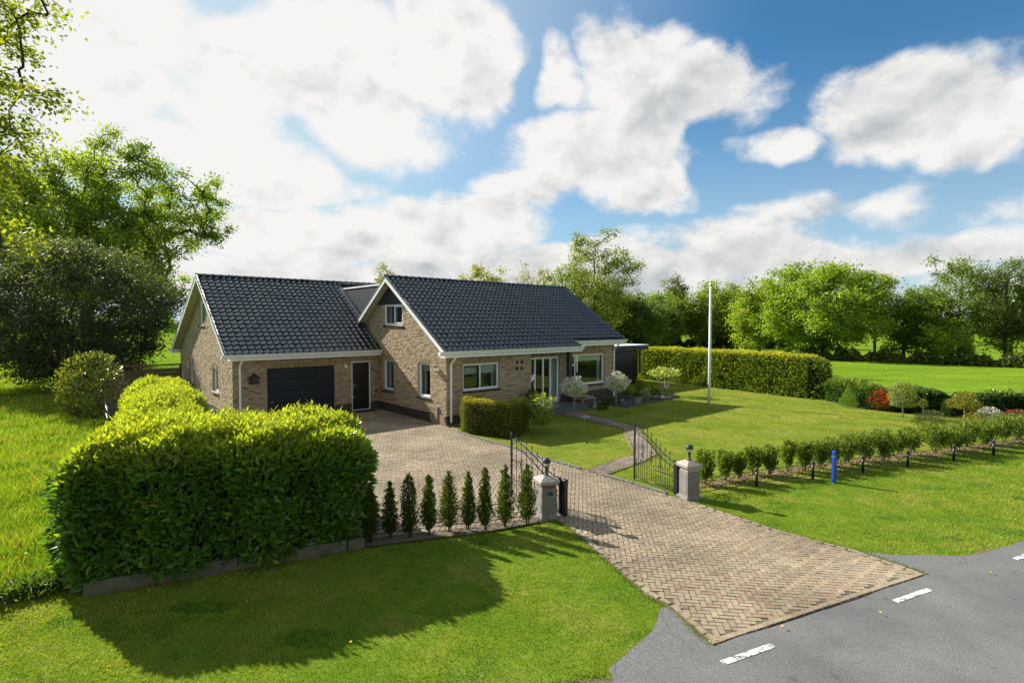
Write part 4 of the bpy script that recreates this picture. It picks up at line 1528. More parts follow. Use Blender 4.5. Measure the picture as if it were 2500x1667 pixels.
def hedge(name, A, B, width, H, n, L, W, old, new, label, cat='hedge', expo=5.0, z0=0.0, new_top=0.75, m='laurel', shape='lens', seed=1, lump=0.08, lfreq=2.0, depth=0.22, upright=0.6, core=True, group=None, shoots=0, H2=None, parent=None, taper=1.0):
    """hedge block along the base line A-B (centre line); old / new growth colours"""
    A, B = Vector((*A, 0)), Vector((*B, 0))
    d = B - A
    ln = d.length
    rz = math.atan2(d.y, d.x)
    root = parent or empty(name, tuple((A + B) / 2 + Vector((0, 0, z0))), rz, label, cat, group)
    hx, hy, hz = ln / 2, width / 2, H / 2
    ar = np.array([ln * width, ln * H, ln * H, width * H, width * H])
    face = rng.choice(5, n, p=ar / ar.sum())
    p = rng.uniform(-1, 1, (n, 3))
    p[face == 0, 2] = 1
    p[face == 1, 1] = -1
    p[face == 2, 1] = 1
    p[face == 3, 0] = -1
    p[face == 4, 0] = 1
    lowz = p[:, 2].copy()
    q = p.copy()
    s = (np.abs(q) ** expo)
    s[:, 2] = np.where(q[:, 2] > 0, s[:, 2], 0)
    s = s.sum(1) ** (1 / expo)
    q[:, 0] /= s
    q[:, 1] /= s
    q[:, 2] = np.where(q[:, 2] > 0, q[:, 2] / s, q[:, 2])
    g = np.sign(q) * np.abs(q) ** (expo - 1) / np.array((hx, hy, hz))
    g[:, 2] = np.where(q[:, 2] > 0, g[:, 2], 0)
    nr = unit(g + 1e-6)
    P = q * np.array((hx, hy, hz)) + np.array((0, 0, hz))
    if taper != 1.0:
        P[:, 1] *= (taper + (1 - taper) * P[:, 2] / H)
    hs = 1.0
    if H2 is not None:
        hs = 1 + (H2 / H - 1) * (P[:, 0] / ln + 0.5)
        P[:, 2] *= hs
    P += nr * lumps(P, seed, lump, lfreq)[:, None]
    dep = rng.random(n) ** 1.6 * depth
    P -= nr * dep[:, None]
    up = np.array((0, 0, 1.0))
    ax = unit(nr * 0.75 + rnd_dir(n) * 0.75 + up * upright * (0.4 + 0.6 * (P[:, 2] / H))[:, None])
    ln_n = unit(nr + rnd_dir(n) * 0.6 + up * 0.3)
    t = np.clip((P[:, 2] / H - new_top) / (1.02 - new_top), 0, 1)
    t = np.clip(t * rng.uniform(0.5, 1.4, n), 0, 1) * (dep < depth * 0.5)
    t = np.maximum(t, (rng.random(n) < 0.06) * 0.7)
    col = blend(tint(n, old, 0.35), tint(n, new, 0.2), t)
    sz = rng.uniform(0.5, 1.3, n)
    if shape == 'lens':
        dead = rng.random(n) < 0.004
        col[dead] = (0.30, 0.14, 0.03)
    leaves('foliage', P, ax, ln_n, L * sz, W * sz, col, M[m], root, shape)
    if shoots:
        k = shoots
        sx = rng.uniform(-hx * 0.97, hx * 0.97, k)
        sy = rng.uniform(-hy * 0.85, hy * 0.85, k)
        zz = H * (1 - (np.abs(sx / hx) ** expo + np.abs(sy / hy) ** expo)).clip(0.2, 1) ** (1 / expo)
        if H2 is not None:
            zz = zz * (1 + (H2 / H - 1) * (sx / ln + 0.5))
        S = np.stack([sx, sy, zz], 1)
        S[:, 2] += lumps(S, seed, lump, lfreq) - 0.05
        hh = rng.uniform(0.06, 0.30, k)
        lean = rng.normal(0, 0.16, (k, 2))
        m_ = 9
        SP = S.repeat(m_, 0)
        tt = np.tile(np.linspace(0.0, 1, m_), k)
        SP[:, 2] += tt * hh.repeat(m_)
        SP[:, :2] += lean.repeat(m_, 0) * (tt * hh.repeat(m_))[:, None]
        an = np.tile(np.arange(m_) * 2.4, k) + rng.uniform(0, 6.28, k).repeat(m_)
        AX = np.stack([np.cos(an), np.sin(an), 0.55 + 1.2 * tt], 1)
        NN = np.stack([-np.cos(an), -np.sin(an), np.full(len(an), 0.6)], 1)
        leaves('new_shoots', SP, AX, NN, L * rng.uniform(0.55, 0.9, len(SP)), W * rng.uniform(0.5, 0.8, len(SP)), tint(len(SP), new, 0.18), M[m], root, shape)
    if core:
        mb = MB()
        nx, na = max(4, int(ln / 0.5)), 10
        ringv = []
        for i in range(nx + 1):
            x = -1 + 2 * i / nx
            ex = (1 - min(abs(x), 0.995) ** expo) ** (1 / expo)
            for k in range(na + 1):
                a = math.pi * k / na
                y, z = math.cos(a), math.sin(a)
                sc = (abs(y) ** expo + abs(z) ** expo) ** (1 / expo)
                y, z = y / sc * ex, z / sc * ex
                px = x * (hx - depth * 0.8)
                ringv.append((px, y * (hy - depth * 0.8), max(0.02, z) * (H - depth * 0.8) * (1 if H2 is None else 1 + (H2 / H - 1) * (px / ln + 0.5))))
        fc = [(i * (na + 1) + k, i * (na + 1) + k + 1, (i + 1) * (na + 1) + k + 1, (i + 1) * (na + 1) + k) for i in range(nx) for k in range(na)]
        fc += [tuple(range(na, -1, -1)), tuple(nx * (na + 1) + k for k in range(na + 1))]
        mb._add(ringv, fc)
        mb.build('light_block_core', M['block_core'], root)  # solid dark core added inside the hedge to block light
    return root


M['block_core'] = mat('light_block_dark', (0.030, 0.028, 0.016), (0.012, 0.012, 0.008), 18, 0.95, spec=0.05, bscale=40, bstr=1.0, bdist=0.05)  # dark colour for the added light-blocking hedge cores


def plant(name, pos, H, width, prof, n, L, W, old, new, label, cat='shrub', group=None, m='leaf', shape='quad', z_low=0.0, stems=(), stem_r=0.012, stem_mat='bark', upright=0.6, shell=0.55, seed=0, lump=0.1, new_frac=0.5, clump=0, spiky=0.0, lobes=0.0):
    """bush or small tree: foliage inside a turned profile (t, r) plus visible stems"""
    root = empty(name, (*pos, 0), random.uniform(0, 6.28), label, cat, group)
    ts = np.array([p[0] for p in prof])
    rs = np.array([p[1] for p in prof])
    t = rng.random(n)
    # sample by area so that wide parts get more leaves
    w = np.interp(t, ts, rs)
    keep = rng.random(n) < (w / rs.max()) * 0.85 + 0.15
    t = t[keep]
    n = len(t)
    th = rng.uniform(0, 6.2832, n)
    r = np.interp(t, ts, rs) * width / 2
    lob = 1 + lobes * np.sin(th * 3 + t * 7 + seed) * np.sin(t * 11 + seed)
    rad = r * lob * np.sqrt(rng.uniform(shell ** 2, 1, n))
    z = z_low + t * (H - z_low)
    P = np.stack([rad * np.cos(th), rad * np.sin(th), z], 1)
    out = np.stack([np.cos(th), np.sin(th), 0.4 * np.ones(n)], 1)
    P += out * lumps(P, seed, lump * width / 2, 9 / max(width, 0.3))[:, None]
    if clump:
        C_ = P[rng.integers(0, n, clump)]
        idx = rng.integers(0, clump, n)
        P = P * 0.35 + C_[idx] * 0.65 + rng.normal(0, width * 0.03, (n, 3))
    ax = unit(out * 0.7 + rnd_dir(n) * (0.7 - 0.4 * spiky) + np.array((0, 0, upright)))
    nr = unit(out + rnd_dir(n) * 0.7)
    mixv = np.clip((P[:, 2] / H) * rng.uniform(0.2, 1.4, n) * new_frac * 1.4, 0, 1) * (rad > r * 0.7)
    col = blend(tint(n, old, 0.3), tint(n, new, 0.2), mixv)
    sz = rng.uniform(0.7, 1.25, n)
    leaves('foliage' if cat != 'tree' else 'crown', P, ax, nr, L * sz, W * sz, col, M[m], root, shape)
    for pth, rr in stems:
        mb = MB()
        mb.tube(pth, rr, 6)
        mb.build('stem' if cat != 'tree' else 'trunk', M[stem_mat], root, smooth=True)
    return root


# ------------------------------------------------------------------ trees
def grow(seed, bole, cz, rad, n_attr, wiggle=0.12, lobes=0.25, lean=(0, 0), shell=0.45, tip=0.012):
    r = np.random.default_rng(seed)
    rad = np.array(rad, float)
    d = unit(r.normal(size=(n_attr, 3)))
    fr = (shell + (1 - shell) * r.random(n_attr) ** 0.6)
    lob = 1 + lobes * np.sin(d @ r.normal(size=3) * 4 + r.uniform(0, 6)) * 0.6 + lobes * np.sin(d @ r.normal(size=3) * 7 + r.uniform(0, 6)) * 0.5
    a = np.array((lean[0], lean[1], cz)) + d * rad * (fr * lob)[:, None]
    a = a[a[:, 2] > bole * 0.55]
    H = cz + rad[2] * 0.55
    nodes = [np.array((0, 0, -0.1))]
    par = [-1]
    nt_ = 9
    for k in range(1, nt_ + 1):
        f = k / nt_
        nodes.append(np.array((lean[0] * f + r.normal(0, wiggle) * f, lean[1] * f + r.normal(0, wiggle) * f, H * f)))
        par.append(k - 1)
    a = a[np.argsort(np.linalg.norm(a - np.array((lean[0] * 0.5, lean[1] * 0.5, bole)), axis=1))]
    ends = []
    N = np.array(nodes)
    for p in a:
        dv = p - N
        dist = np.linalg.norm(dv, axis=1)
        cost = dist + 0.9 * np.maximum(0, N[:, 2] - p[2]) + np.where(N[:, 2] < bole * 0.8, 50, 0)
        j = int(np.argmin(cost))
        q = N[j]
        L = dist[j]
        new = []
        for f in (0.4, 0.75):
            new.append(q + (p - q) * f + r.normal(0, 0.07 * L, 3) + np.array((0, 0, 0.06 * L)))
        new.append(p)
        pj = j
        for x in new:
            nodes.append(x)
            par.append(pj)
            pj = len(nodes) - 1
        N = np.array(nodes)
        ends.append(pj)
    par = np.array(par)
    area = np.zeros(len(nodes))
    for i in range(len(nodes) - 1, 0, -1):
        if area[i] == 0:
            area[i] = tip ** 2.2
        area[par[i]] += area[i]
    R_ = area ** (1 / 2.2)
    R_[0] = R_[1] * 1.35
    return N, par, R_, np.array(ends)


def branch_mesh(N, par, Rr, sides=5, rmin=0.0):
    i = np.where((par >= 0) & (Rr >= rmin))[0]
    a, b = N[par[i]], N[i]
    d = unit(b - a)
    ref = np.where(np.abs(d[:, 2:3]) < 0.9, np.array([[0, 0, 1.0]]), np.array([[1.0, 0, 0]]))
    x = unit(np.cross(ref, d))
    y = np.cross(d, x)
    ra = np.minimum(Rr[par[i]], Rr[i] * 1.5)
    ra = np.where(par[i] < 9, Rr[par[i]] if True else ra, ra)
    ra = np.where((i > 9) & (par[i] <= 9), Rr[i] * 1.3, ra)
    rb = Rr[i]
    V = []
    for c, rr in ((a, ra), (b, rb)):
        for k in range(sides):
            t = 2 * math.pi * k / sides
            V.append(c + (x * math.cos(t) + y * math.sin(t)) * rr[:, None])
    V = np.stack(V, 1)
    F = np.array([(k, (k + 1) % sides, sides + (k + 1) % sides, sides + k) for k in range(sides)])
    Fa = (F[None] + (np.arange(len(i)) * 2 * sides)[:, None, None]).reshape(-1, 4)
    return npmesh('trunk', V.reshape(-1, 3), Fa, None, smooth=True)


def tree(name, pos, seed, bole, cz, rad, n_attr, per, L, W, old, new, label, group=None, clump=0.5, lobes=0.25, lean=(0, 0), shell=0.45, shape='quad', rz=None, mid=0.4, flat=0.5, tone_spread=0.25, tip=0.012, bark='bark', cat='tree', rmin=0.0, new_frac=0.5):
    root = empty(name, (*pos, 0), rz if rz is not None else 0.0, label, cat, group)
    N, par, Rr, ends = grow(seed, bole, cz, rad, n_attr, lobes=lobes, lean=lean, shell=shell, tip=tip)
    me = branch_mesh(N, par, Rr, 6, rmin)
    link('trunk', me, M[bark], root)
    src = np.concatenate([N[ends], N[par[ends]][rng.random(len(ends)) < mid]])
    k = len(src)
    P = src.repeat(per, 0)
    n = len(P)
    cs = clump * rng.uniform(0.7, 1.3, k).repeat(per)
    P = P + rng.normal(0, 1, (n, 3)) * (cs * 0.55)[:, None] * np.array((1, 1, 0.7))
    ctr = np.array((lean[0], lean[1], cz))
    out = unit(P - ctr)
    nr = unit(rnd_dir(n) * 0.8 + np.array((0, 0, flat)) + out * 0.4)
    ax = unit(rnd_dir(n) + out * 0.5 - np.array((0, 0, 0.15)))
    ct = rng.uniform(0, 1, k).repeat(per)
    mixv = np.clip(ct * 0.9 + rng.normal(0, 0.15, n), 0, 1) * new_frac * 1.6
    col = blend(tint(n, old, tone_spread), tint(n, new, tone_spread), np.clip(mixv, 0, 1))
    sz = rng.uniform(0.65, 1.25, n)
    leaves('crown', P, ax, nr, L * sz, W * sz, col, M['leaf'], root, shape)
    return root


# ================================================================== hedges
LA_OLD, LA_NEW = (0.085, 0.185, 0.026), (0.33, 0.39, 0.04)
# front block: base line from the sleeper edging
fA, fB = Vector((-6.30, 7.80)), Vector((-2.78, 9.42))
dd = (fB - fA).normalized()
bk = Vector((-dd.y, dd.x))
hA, hB = fA + bk * 1.05, fB + bk * 1.05
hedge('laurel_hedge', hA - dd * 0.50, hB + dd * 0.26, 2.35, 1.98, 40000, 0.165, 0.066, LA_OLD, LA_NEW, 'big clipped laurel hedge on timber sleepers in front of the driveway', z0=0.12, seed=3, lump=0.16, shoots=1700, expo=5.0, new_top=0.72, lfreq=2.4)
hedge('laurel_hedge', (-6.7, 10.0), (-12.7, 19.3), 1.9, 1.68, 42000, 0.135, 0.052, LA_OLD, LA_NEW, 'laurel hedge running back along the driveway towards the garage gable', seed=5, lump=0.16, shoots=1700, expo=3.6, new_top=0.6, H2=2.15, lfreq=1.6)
# timber sleepers
sl_root = empty('sleeper_edging', (-4.5, 8.5, 0), math.atan2(dd.y, dd.x), 'low mossy timber sleeper wall under the big laurel hedge', 'sleeper wall')
for k, (xa, xb, h_) in enumerate(((-1.98, 0.05, 0.20), (0.06, 1.75, 0.19), (1.77, 2.06, 0.17))):
    mb = MB()
    mb.box(xa, xb, -0.10, 0.06, -0.1, h_)
    mb.build('sleeper', M['sleeper'], sl_root, bevel=0.012)
mb = MB()
mb.frustum(1.93, 0.20, -0.05, 0.30, 0.16, 0.12, 0.13, 0.10)
mb.build('sleeper_stub', M['timber'], sl_root, bevel=0.012)
sl_root.location = tuple((fA + fB) / 2 - bk * 0.02) + (0,)

TH_OLD, TH_NEW = (0.120, 0.175, 0.025), (0.50, 0.47, 0.042)
hedge('thuja_hedge', (9.55, 39.6), (16.75, 28.3), 1.3, 2.28, 42000, 0.15, 0.075, TH_OLD, TH_NEW, 'tall clipped thuja hedge with golden top behind the flagpole', m='needle', shape='quad', expo=7, seed=7, lump=0.10, lfreq=3.5, new_top=0.86, upright=1.0, depth=0.25)
YW_OLD, YW_NEW = (0.125, 0.150, 0.024), (0.37, 0.34, 0.038)
yroot = empty('yew_hedge', (-0.85, 19.2, 0), 0, 'clipped U-shaped yew hedge in front of the wide front window', 'hedge')
for (A, B, wd, n_) in (((-1.75, 19.75), (0.08, 18.62), 0.62, 15000), ((-1.72, 19.70), (-1.30, 20.75), 0.55, 5000), ((0.00, 18.80), (0.40, 20.30), 0.58, 8000)):
    sub = bpy.data.objects.new('clipped_side', None)
    C.objects.link(sub)
    sub.parent = yroot
    a_, b_ = Vector((*A, 0)), Vector((*B, 0))
    sub.location = (a_ + b_) / 2 - Vector((-0.85, 19.2, 0))
    sub.rotation_euler = (0, 0, math.atan2(b_.y - a_.y, b_.x - a_.x))
    hedge('yew', A, B, wd, 1.22, n_, 0.055, 0.022, YW_OLD, YW_NEW, None, m='needle', expo=7, seed=9, lump=0.03, lfreq=5, new_top=0.88, depth=0.10, parent=sub)
IV_OLD, IV_NEW = (0.045, 0.098, 0.022), (0.16, 0.23, 0.04)
for k, (A, B, h1, h2, lab) in enumerate((((16.75, 28.2), (17.3, 24.5), 1.05, 1.12, 'low ivy-covered hedge next to the end of the thuja hedge'), ((17.3, 24.6), (19.4, 23.4), 1.1, 1.0, 'low ivy-covered hedge behind the weeping standard tree'),
                                         ((19.4, 23.4), (27.5, 22.4), 1.0, 0.85, 'low ivy-covered hedge running out of the picture at the right'))):
    hedge('ivy_hedge', A, B, 0.9, h1, 11000 if k < 2 else 22000, 0.13, 0.10, IV_OLD, IV_NEW, lab, expo=3.2, seed=20 + k, lump=0.12, lfreq=2.4, new_top=0.7, H2=h2, depth=0.2, shape='quad', group='ivy hedges along the field')

# ---------------------------------------------------------------- row of columnar conifers
ARB = [(-2.59, 9.59, 1.07, 0.30), (-2.26, 9.74, 1.08, 0.30), (-1.92, 9.81, 1.20, 0.37), (-1.57, 9.93, 1.16, 0.30), (-1.21, 10.09, 1.15, 0.38), (-0.84, 10.17, 1.13, 0.30), (-0.52, 10.17, 1.22, 0.29), (-0.13, 10.30, 1.23, 0.34), (0.29, 10.47, 1.21, 0.37)]
ORD = ['ninth', 'eighth', 'seventh', 'sixth', 'fifth', 'fourth', 'third', 'second']
for k, (x, y, h_, w_) in enumerate(ARB):
    pr = [(0, 0.30), (0.08, 0.75), (0.2, 1.0), (0.4, 0.92), (0.6, 0.70), (0.8, 0.44), (0.93, 0.22), (1, 0.04)]
    lab = 'columnar thuja nearest the numbered gate pillar' if k == 8 else ('columnar thuja shaded by the end of the laurel hedge' if k == 0 else ORD[k] + ' columnar thuja counted from the numbered gate pillar')
    plant('columnar_thuja', (x, y), h_, w_ * 0.96, pr, 6500, 0.042, 0.016, (0.042, 0.070, 0.012), (0.110, 0.150, 0.020), lab, 'shrub', 'row of columnar thujas beside the drive', m='needle', z_low=0.10, seed=k * 3 + 1, lump=0.30, upright=1.3,
          shell=0.1, lobes=0.22, stems=[([(0.0, 0, 0), (0.01, 0, 0.4), (0, 0, h_ * 0.8)], [0.018, 0.014, 0.006]), ([(0.03, 0.02, 0), (0.05, 0.03, 0.4)], [0.012, 0.008])])

# ---------------------------------------------------------------- yew shrubs behind the low fence
YEW = [(4.79, 13.2, 0.81, 0.38), (5.43, 13.58, 0.77, 0.45), (5.88, 13.72, 0.73, 0.33), (6.47, 14.01, 0.73, 0.4), (6.91, 14.09, 0.72, 0.38), (7.48, 14.4, 0.7, 0.37), (8.02, 14.55, 0.71, 0.44), (8.54, 14.64, 0.72, 0.42),
       (9.12, 14.88, 0.72, 0.55), (9.67, 15.08, 0.73, 0.48), (10.28, 15.38, 0.74, 0.55), (10.85, 15.55, 0.83, 0.62), (11.53, 15.9, 0.76, 0.66), (12.25, 16.2, 0.80, 0.70), (13.1, 16.5, 0.80, 0.8), (13.95, 16.8, 0.80, 0.8), (14.85, 17.2, 0.74, 0.8), (15.67, 17.55, 0.74, 0.85), (16.6, 17.95, 0.82, 0.9), (17.6, 18.35, 0.82, 0.9), (18.6, 18.75, 0.8, 0.9)]
NTH = ['first', 'second', 'third', 'fourth', 'fifth', 'sixth', 'seventh', 'eighth', 'ninth', 'tenth', 'eleventh', 'twelfth', 'thirteenth', 'fourteenth', 'fifteenth', 'sixteenth', 'seventeenth', 'eighteenth', 'nineteenth', 'twentieth', 'twenty-first']
for k, (x, y, h_, w_) in enumerate(YEW):
    pr = [(0, 0.42), (0.15, 0.55), (0.4, 0.78), (0.65, 1.0), (0.85, 0.95), (1, 0.45)]
    st = []
    for q in range(4):
        t = random.uniform(0, 6.28)
        st.append(([(0.03 * math.cos(t), 0.03 * math.sin(t), 0), (w_ * 0.18 * math.cos(t), w_ * 0.18 * math.sin(t), h_ * 0.4), (w_ * 0.3 * math.cos(t), w_ * 0.3 * math.sin(t), h_ * 0.75)], [0.009, 0.007, 0.004]))
    h_ *= random.uniform(0.88, 1.14)
    w_ *= random.uniform(0.85, 1.2)
    plant('yew_shrub', (x + random.uniform(-.08, .08), y + random.uniform(-.08, .08)), h_ * 1.08, w_ * 1.28, pr, 1900 + int(1900 * w_), 0.070, 0.030, (0.070, 0.120, 0.018), (0.25, 0.31, 0.038), NTH[k] + ' yew shrub behind the low iron fence, counted from the plain gate pillar', 'shrub', 'yew shrubs behind the low iron fence', m='needle',
          z_low=0.03, seed=k * 5, lump=0.45, upright=1.1, shell=0.25, stems=st, new_frac=0.75, clump=46)

ys_ = []
for sd in (-1, 1):
    row = []
    for k in range(60):
        f = 14.0 * k / 59
        px_, py_ = 4.55 + f, 13.1 + f * 0.402 + 0.12 * math.sin(f * 0.45)
        o_ = sd * (0.20 + 0.07 * math.sin(f * 3.3 + sd) + 0.05 * math.sin(f * 7.7))
        row.append((px_ - 0.37 * o_, py_ + 0.93 * o_))
    ys_ += row if sd < 0 else row[::-1]
YSTRIP = ys_
sheet('soil_strip', YSTRIP, -0.0095, mat('dry_soil', (0.23, 0.165, 0.085), (0.10, 0.085, 0.035), 5, 0.95, spec=0.0, bscale=50, bstr=0.8, bdist=0.02), 'dry sandy soil under the row of yew shrubs')

# ================================================================== trees
LF = 'trees beyond the garden'
# overhanging oak whose trunk stands just outside the picture
tree('oak_tree', (-11.7, 7.1), 41, 3.0, 9.0, (5.7, 3.1, 5.9), 1150, 85, 0.080, 0.048, (0.13, 0.175, 0.02), (0.32, 0.345, 0.04), 'oak with yellow-green young leaves hanging in from the upper left edge', None, clump=0.30, lobes=0.22, shell=0.35, shape='quad', mid=0.6, tip=0.009)
tree('oak_tree', (-39.8, 50), 5, 4.5, 12.4, (10.0, 9.6, 8.6), 560, 125, 0.27, 0.17, (0.095, 0.160, 0.020), (0.28, 0.36, 0.035), 'large spreading oak towering over the dark tree beside the garage gable', None, clump=0.85, lobes=0.30, shell=0.22, tip=0.042)
tree('dark_tree', (-27.4, 33.2), 8, 1.2, 4.6, (5.6, 5.2, 4.7), 520, 110, 0.19, 0.09, (0.040, 0.060, 0.030), (0.12, 0.145, 0.070), 'dense dark evergreen tree in the meadow in front of the large oak', None, clump=0.75, lobes=0.12, shell=0.55, tip=0.015)
GR, GN, YG = (0.075, 0.125, 0.016), (0.17, 0.24, 0.024), (0.26, 0.33, 0.028)
BG = [
    # name, pos, seed, bole, cz, rad, n_attr, per, L, old, new, label, shell, clump
    ('maple_tree', (36.2, 62.0), 12, 2.0, 5.9, (6.1, 5.6, 5.1), 330, 110, 0.36, (0.10, 0.16, 0.016), (0.21, 0.28, 0.024), 'broad bright green maple at the end of the thuja hedge', 0.55, 0.95),
    ('maple_tree', (31.6, 68.0), 13, 1.6, 5.0, (3.4, 3.4, 4.2), 170, 90, 0.36, (0.11, 0.16, 0.018), (0.22, 0.28, 0.026), 'smaller yellow-green maple left of the broad bright maple', 0.5, 0.9),
    ('ash_tree', (43.6, 64.0), 14, 2.0, 6.2, (2.6, 2.6, 3.6), 150, 34, 0.22, (0.15, 0.125, 0.05), (0.20, 0.17, 0.07), 'thin brownish half-leaved ash right of the broad bright maple', 0.3, 0.7),
    ('alder_tree', (44.2, 60.0), 15, 1.0, 4.0, (2.4, 2.4, 3.2), 150, 60, 0.30, GR, GN, 'short dark alder between the brownish ash and the tall alder', 0.4, 0.7),
    ('alder_tree', (45.5, 58.0), 16, 1.4, 4.6, (2.2, 2.2, 3.4), 140, 60, 0.30, GR, YG, 'mid green alder left of the tall spreading alder', 0.4, 0.7),
    ('alder_tree', (45.8, 54.5), 17, 2.2, 6.4, (3.3, 3.2, 4.5), 190, 48, 0.26, (0.055, 0.088, 0.018), GN, 'tall spreading alder above the right field edge', 0.35, 0.62),
    ('hazel_bush', (44.1, 53.6), 18, 0.6, 2.6, (1.8, 1.8, 1.9), 90, 70, 0.26, (0.10, 0.16, 0.018), (0.20, 0.27, 0.026), 'small bright hazel at the foot of the tall spreading alder', 0.4, 0.55),
    ('alder_tree', (49.9, 53.8), 19, 2.0, 6.2, (2.8, 2.8, 4.4), 170, 40, 0.25, (0.060, 0.082, 0.024), (0.10, 0.13, 0.03), 'leaning grey-green alder near the right picture edge', 0.35, 0.62),
    ('alder_tree', (52.2, 52.0), 20, 2.4, 7.2, (3.2, 3.2, 5.0), 180, 44, 0.25, GR, (0.10, 0.135, 0.025), 'tall alder cut by the right picture edge', 0.35, 0.65),
    ('alder_tree', (53.5, 57.0), 21, 1.0, 4.4, (3.4, 3.2, 3.8), 170, 60, 0.3, GR, GN, 'broad dark alder behind the leaning alder', 0.4, 0.7),
    ('poplar_tree', (28.9, 95.0), 22, 2.0, 6.6, (2.0, 2.0, 5.6), 150, 50, 0.40, (0.060, 0.078, 0.028), (0.11, 0.135, 0.04), 'slender tall poplar left of the flagpole', 0.3, 0.8),
    ('willow_tree', (25.4, 92.0), 23, 1.5, 5.0, (4.2, 4.0, 4.6), 190, 75, 0.46, GR, GN, 'round mid green willow left of the slender poplar', 0.45, 1.0),
    ('willow_tree', (33.6, 92.0), 24, 1.5, 5.2, (4.2, 4.0, 4.9), 190, 75, 0.46, (0.07, 0.115, 0.016), YG, 'round light green willow behind the flagpole', 0.45, 1.0),
    ('willow_tree', (38.2, 94.0), 25, 1.5, 5.0, (3.8, 3.6, 4.8), 170, 75, 0.46, GR, GN, 'mid green willow right of the flagpole', 0.45, 1.0),
    ('willow_tree', (42.0, 90.0), 26, 1.2, 4.6, (3.6, 3.4, 4.2), 160, 75, 0.46, (0.05, 0.09, 0.016), GN, 'darker willow between the flagpole willows and the maples', 0.45, 1.0),
    ('oak_tree', (7.6, 50.0), 27, 3.0, 7.4, (4.3, 4.1, 4.5), 260, 58, 0.24, (0.070, 0.105, 0.018), (0.17, 0.20, 0.03), 'round airy oak rising behind the right end of the main roof', 0.30, 0.62),
    ('ash_tree', (-3.5, 62.0), 28, 3.0, 7.2, (3.0, 3.0, 3.5), 150, 50, 0.28, (0.13, 0.14, 0.025), (0.24, 0.23, 0.04), 'yellowish tree top showing over the middle of the main ridge', 0.3, 0.6),
    ('ash_tree', (2.5, 66.0), 29, 3.0, 7.6, (2.5, 2.5, 3.6), 130, 26, 0.24, (0.14, 0.13, 0.05), (0.22, 0.20, 0.07), 'thin half-bare tree top between the yellowish crown and the airy oak', 0.25, 0.6),
    ('ash_tree', (-14.6, 60.0), 30, 3.0, 7.0, (1.9, 1.9, 3.3), 90, 36, 0.26, (0.10, 0.12, 0.03), (0.18, 0.18, 0.04), 'small tree top peeping over the roof link left of the main gable', 0.25, 0.55),
    ('willow_tree', (13.0, 60.0), 31, 1.0, 3.9, (3.0, 3.0, 3.5), 150, 85, 0.36, (0.045, 0.075, 0.016), (0.09, 0.13, 0.02), 'dark green tree at the right foot of the airy oak', 0.5, 0.85),
    ('willow_tree', (17.0, 72.0), 32, 1.0, 3.6, (3.4, 3.2, 3.2), 150, 85, 0.40, (0.05, 0.085, 0.016), (0.10, 0.145, 0.02), 'low dark tree above the carport roof', 0.5, 0.9),
    ('willow_tree', (22.5, 84.0), 33, 1.0, 3.8, (4.0, 3.6, 3.6), 150, 85, 0.44, (0.05, 0.085, 0.018), (0.11, 0.15, 0.022), 'low green tree between the carport and the willows', 0.5, 1.0),
    ('oak_tree', (9.5, 62.0), 34, 1.0, 4.0, (3.4, 3.2, 3.4), 140, 85, 0.38, (0.05, 0.085, 0.016), (0.12, 0.16, 0.022), 'low leafy tree behind the trunk of the airy oak', 0.5, 0.9),
]
for nm, ps, sd, bo, cz, rd, na, per, L_, o_, n_, lab, sh, cl_ in BG:
    tree(nm, ps, sd, bo, cz, rd, na, int(per * 1.0), L_ * 0.76, L_ * 0.50, tuple(c * 1.5 for c in o_), tuple(c * q for c, q in zip(n_, (1.35, 1.32, 1.3))), lab, LF, clump=cl_, shell=sh, tip=0.024, lobes=0.30)


# undergrowth along the field edge and far wood, masses nobody could count
def mass(name, A, B, width, H, n, L, old, new, label, seed=0, base=0.0):
    t = rng.random(n)
    s = rng.normal(0, width / 2.5, n)
    A, B = np.array(A, float), np.array(B, float)
    d = (B - A) / np.linalg.norm(B - A)
    nn = np.array((-d[1], d[0]))
    xy = A + (B - A) * t[:, None] + nn * s[:, None]
    arc = t * np.linalg.norm(B - A)
    hh = H * (0.62 + 0.25 * np.sin(arc * 6.28 / (H * 2.3) + seed) + 0.18 * np.sin(arc * 6.28 / (H * 0.9) + seed * 2.1)) * np.sqrt(np.clip(1 - (s / width) ** 2, 0.05, 1))
    z = base + hh * rng.random(n) ** 0.55
    P = np.stack([xy[:, 0], xy[:, 1], z], 1)
    nr = unit(rnd_dir(n) + np.array((0, 0, 0.5)))
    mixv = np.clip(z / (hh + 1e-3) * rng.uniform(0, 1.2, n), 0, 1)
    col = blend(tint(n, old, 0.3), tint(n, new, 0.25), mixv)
    sz = rng.uniform(0.6, 1.3, n)
    o = leaves(name, P, rnd_dir(n), nr, L * sz, L * 0.65 * sz, col, M['leaf'])
    return tag(o, label, 'vegetation', None, 'stuff')


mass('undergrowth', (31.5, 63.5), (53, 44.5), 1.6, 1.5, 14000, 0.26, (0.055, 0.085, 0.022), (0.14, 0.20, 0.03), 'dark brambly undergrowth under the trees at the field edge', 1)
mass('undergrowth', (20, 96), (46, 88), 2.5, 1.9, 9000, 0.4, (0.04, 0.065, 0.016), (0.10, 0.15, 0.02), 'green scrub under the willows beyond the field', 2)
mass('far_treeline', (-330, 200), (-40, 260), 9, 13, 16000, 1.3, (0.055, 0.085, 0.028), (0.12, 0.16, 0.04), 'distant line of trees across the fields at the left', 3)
mass('far_treeline', (-40, 255), (260, 210), 9, 12, 16000, 1.3, (0.055, 0.085, 0.028), (0.12, 0.16, 0.04), 'distant line of trees across the fields behind house and garden', 4)
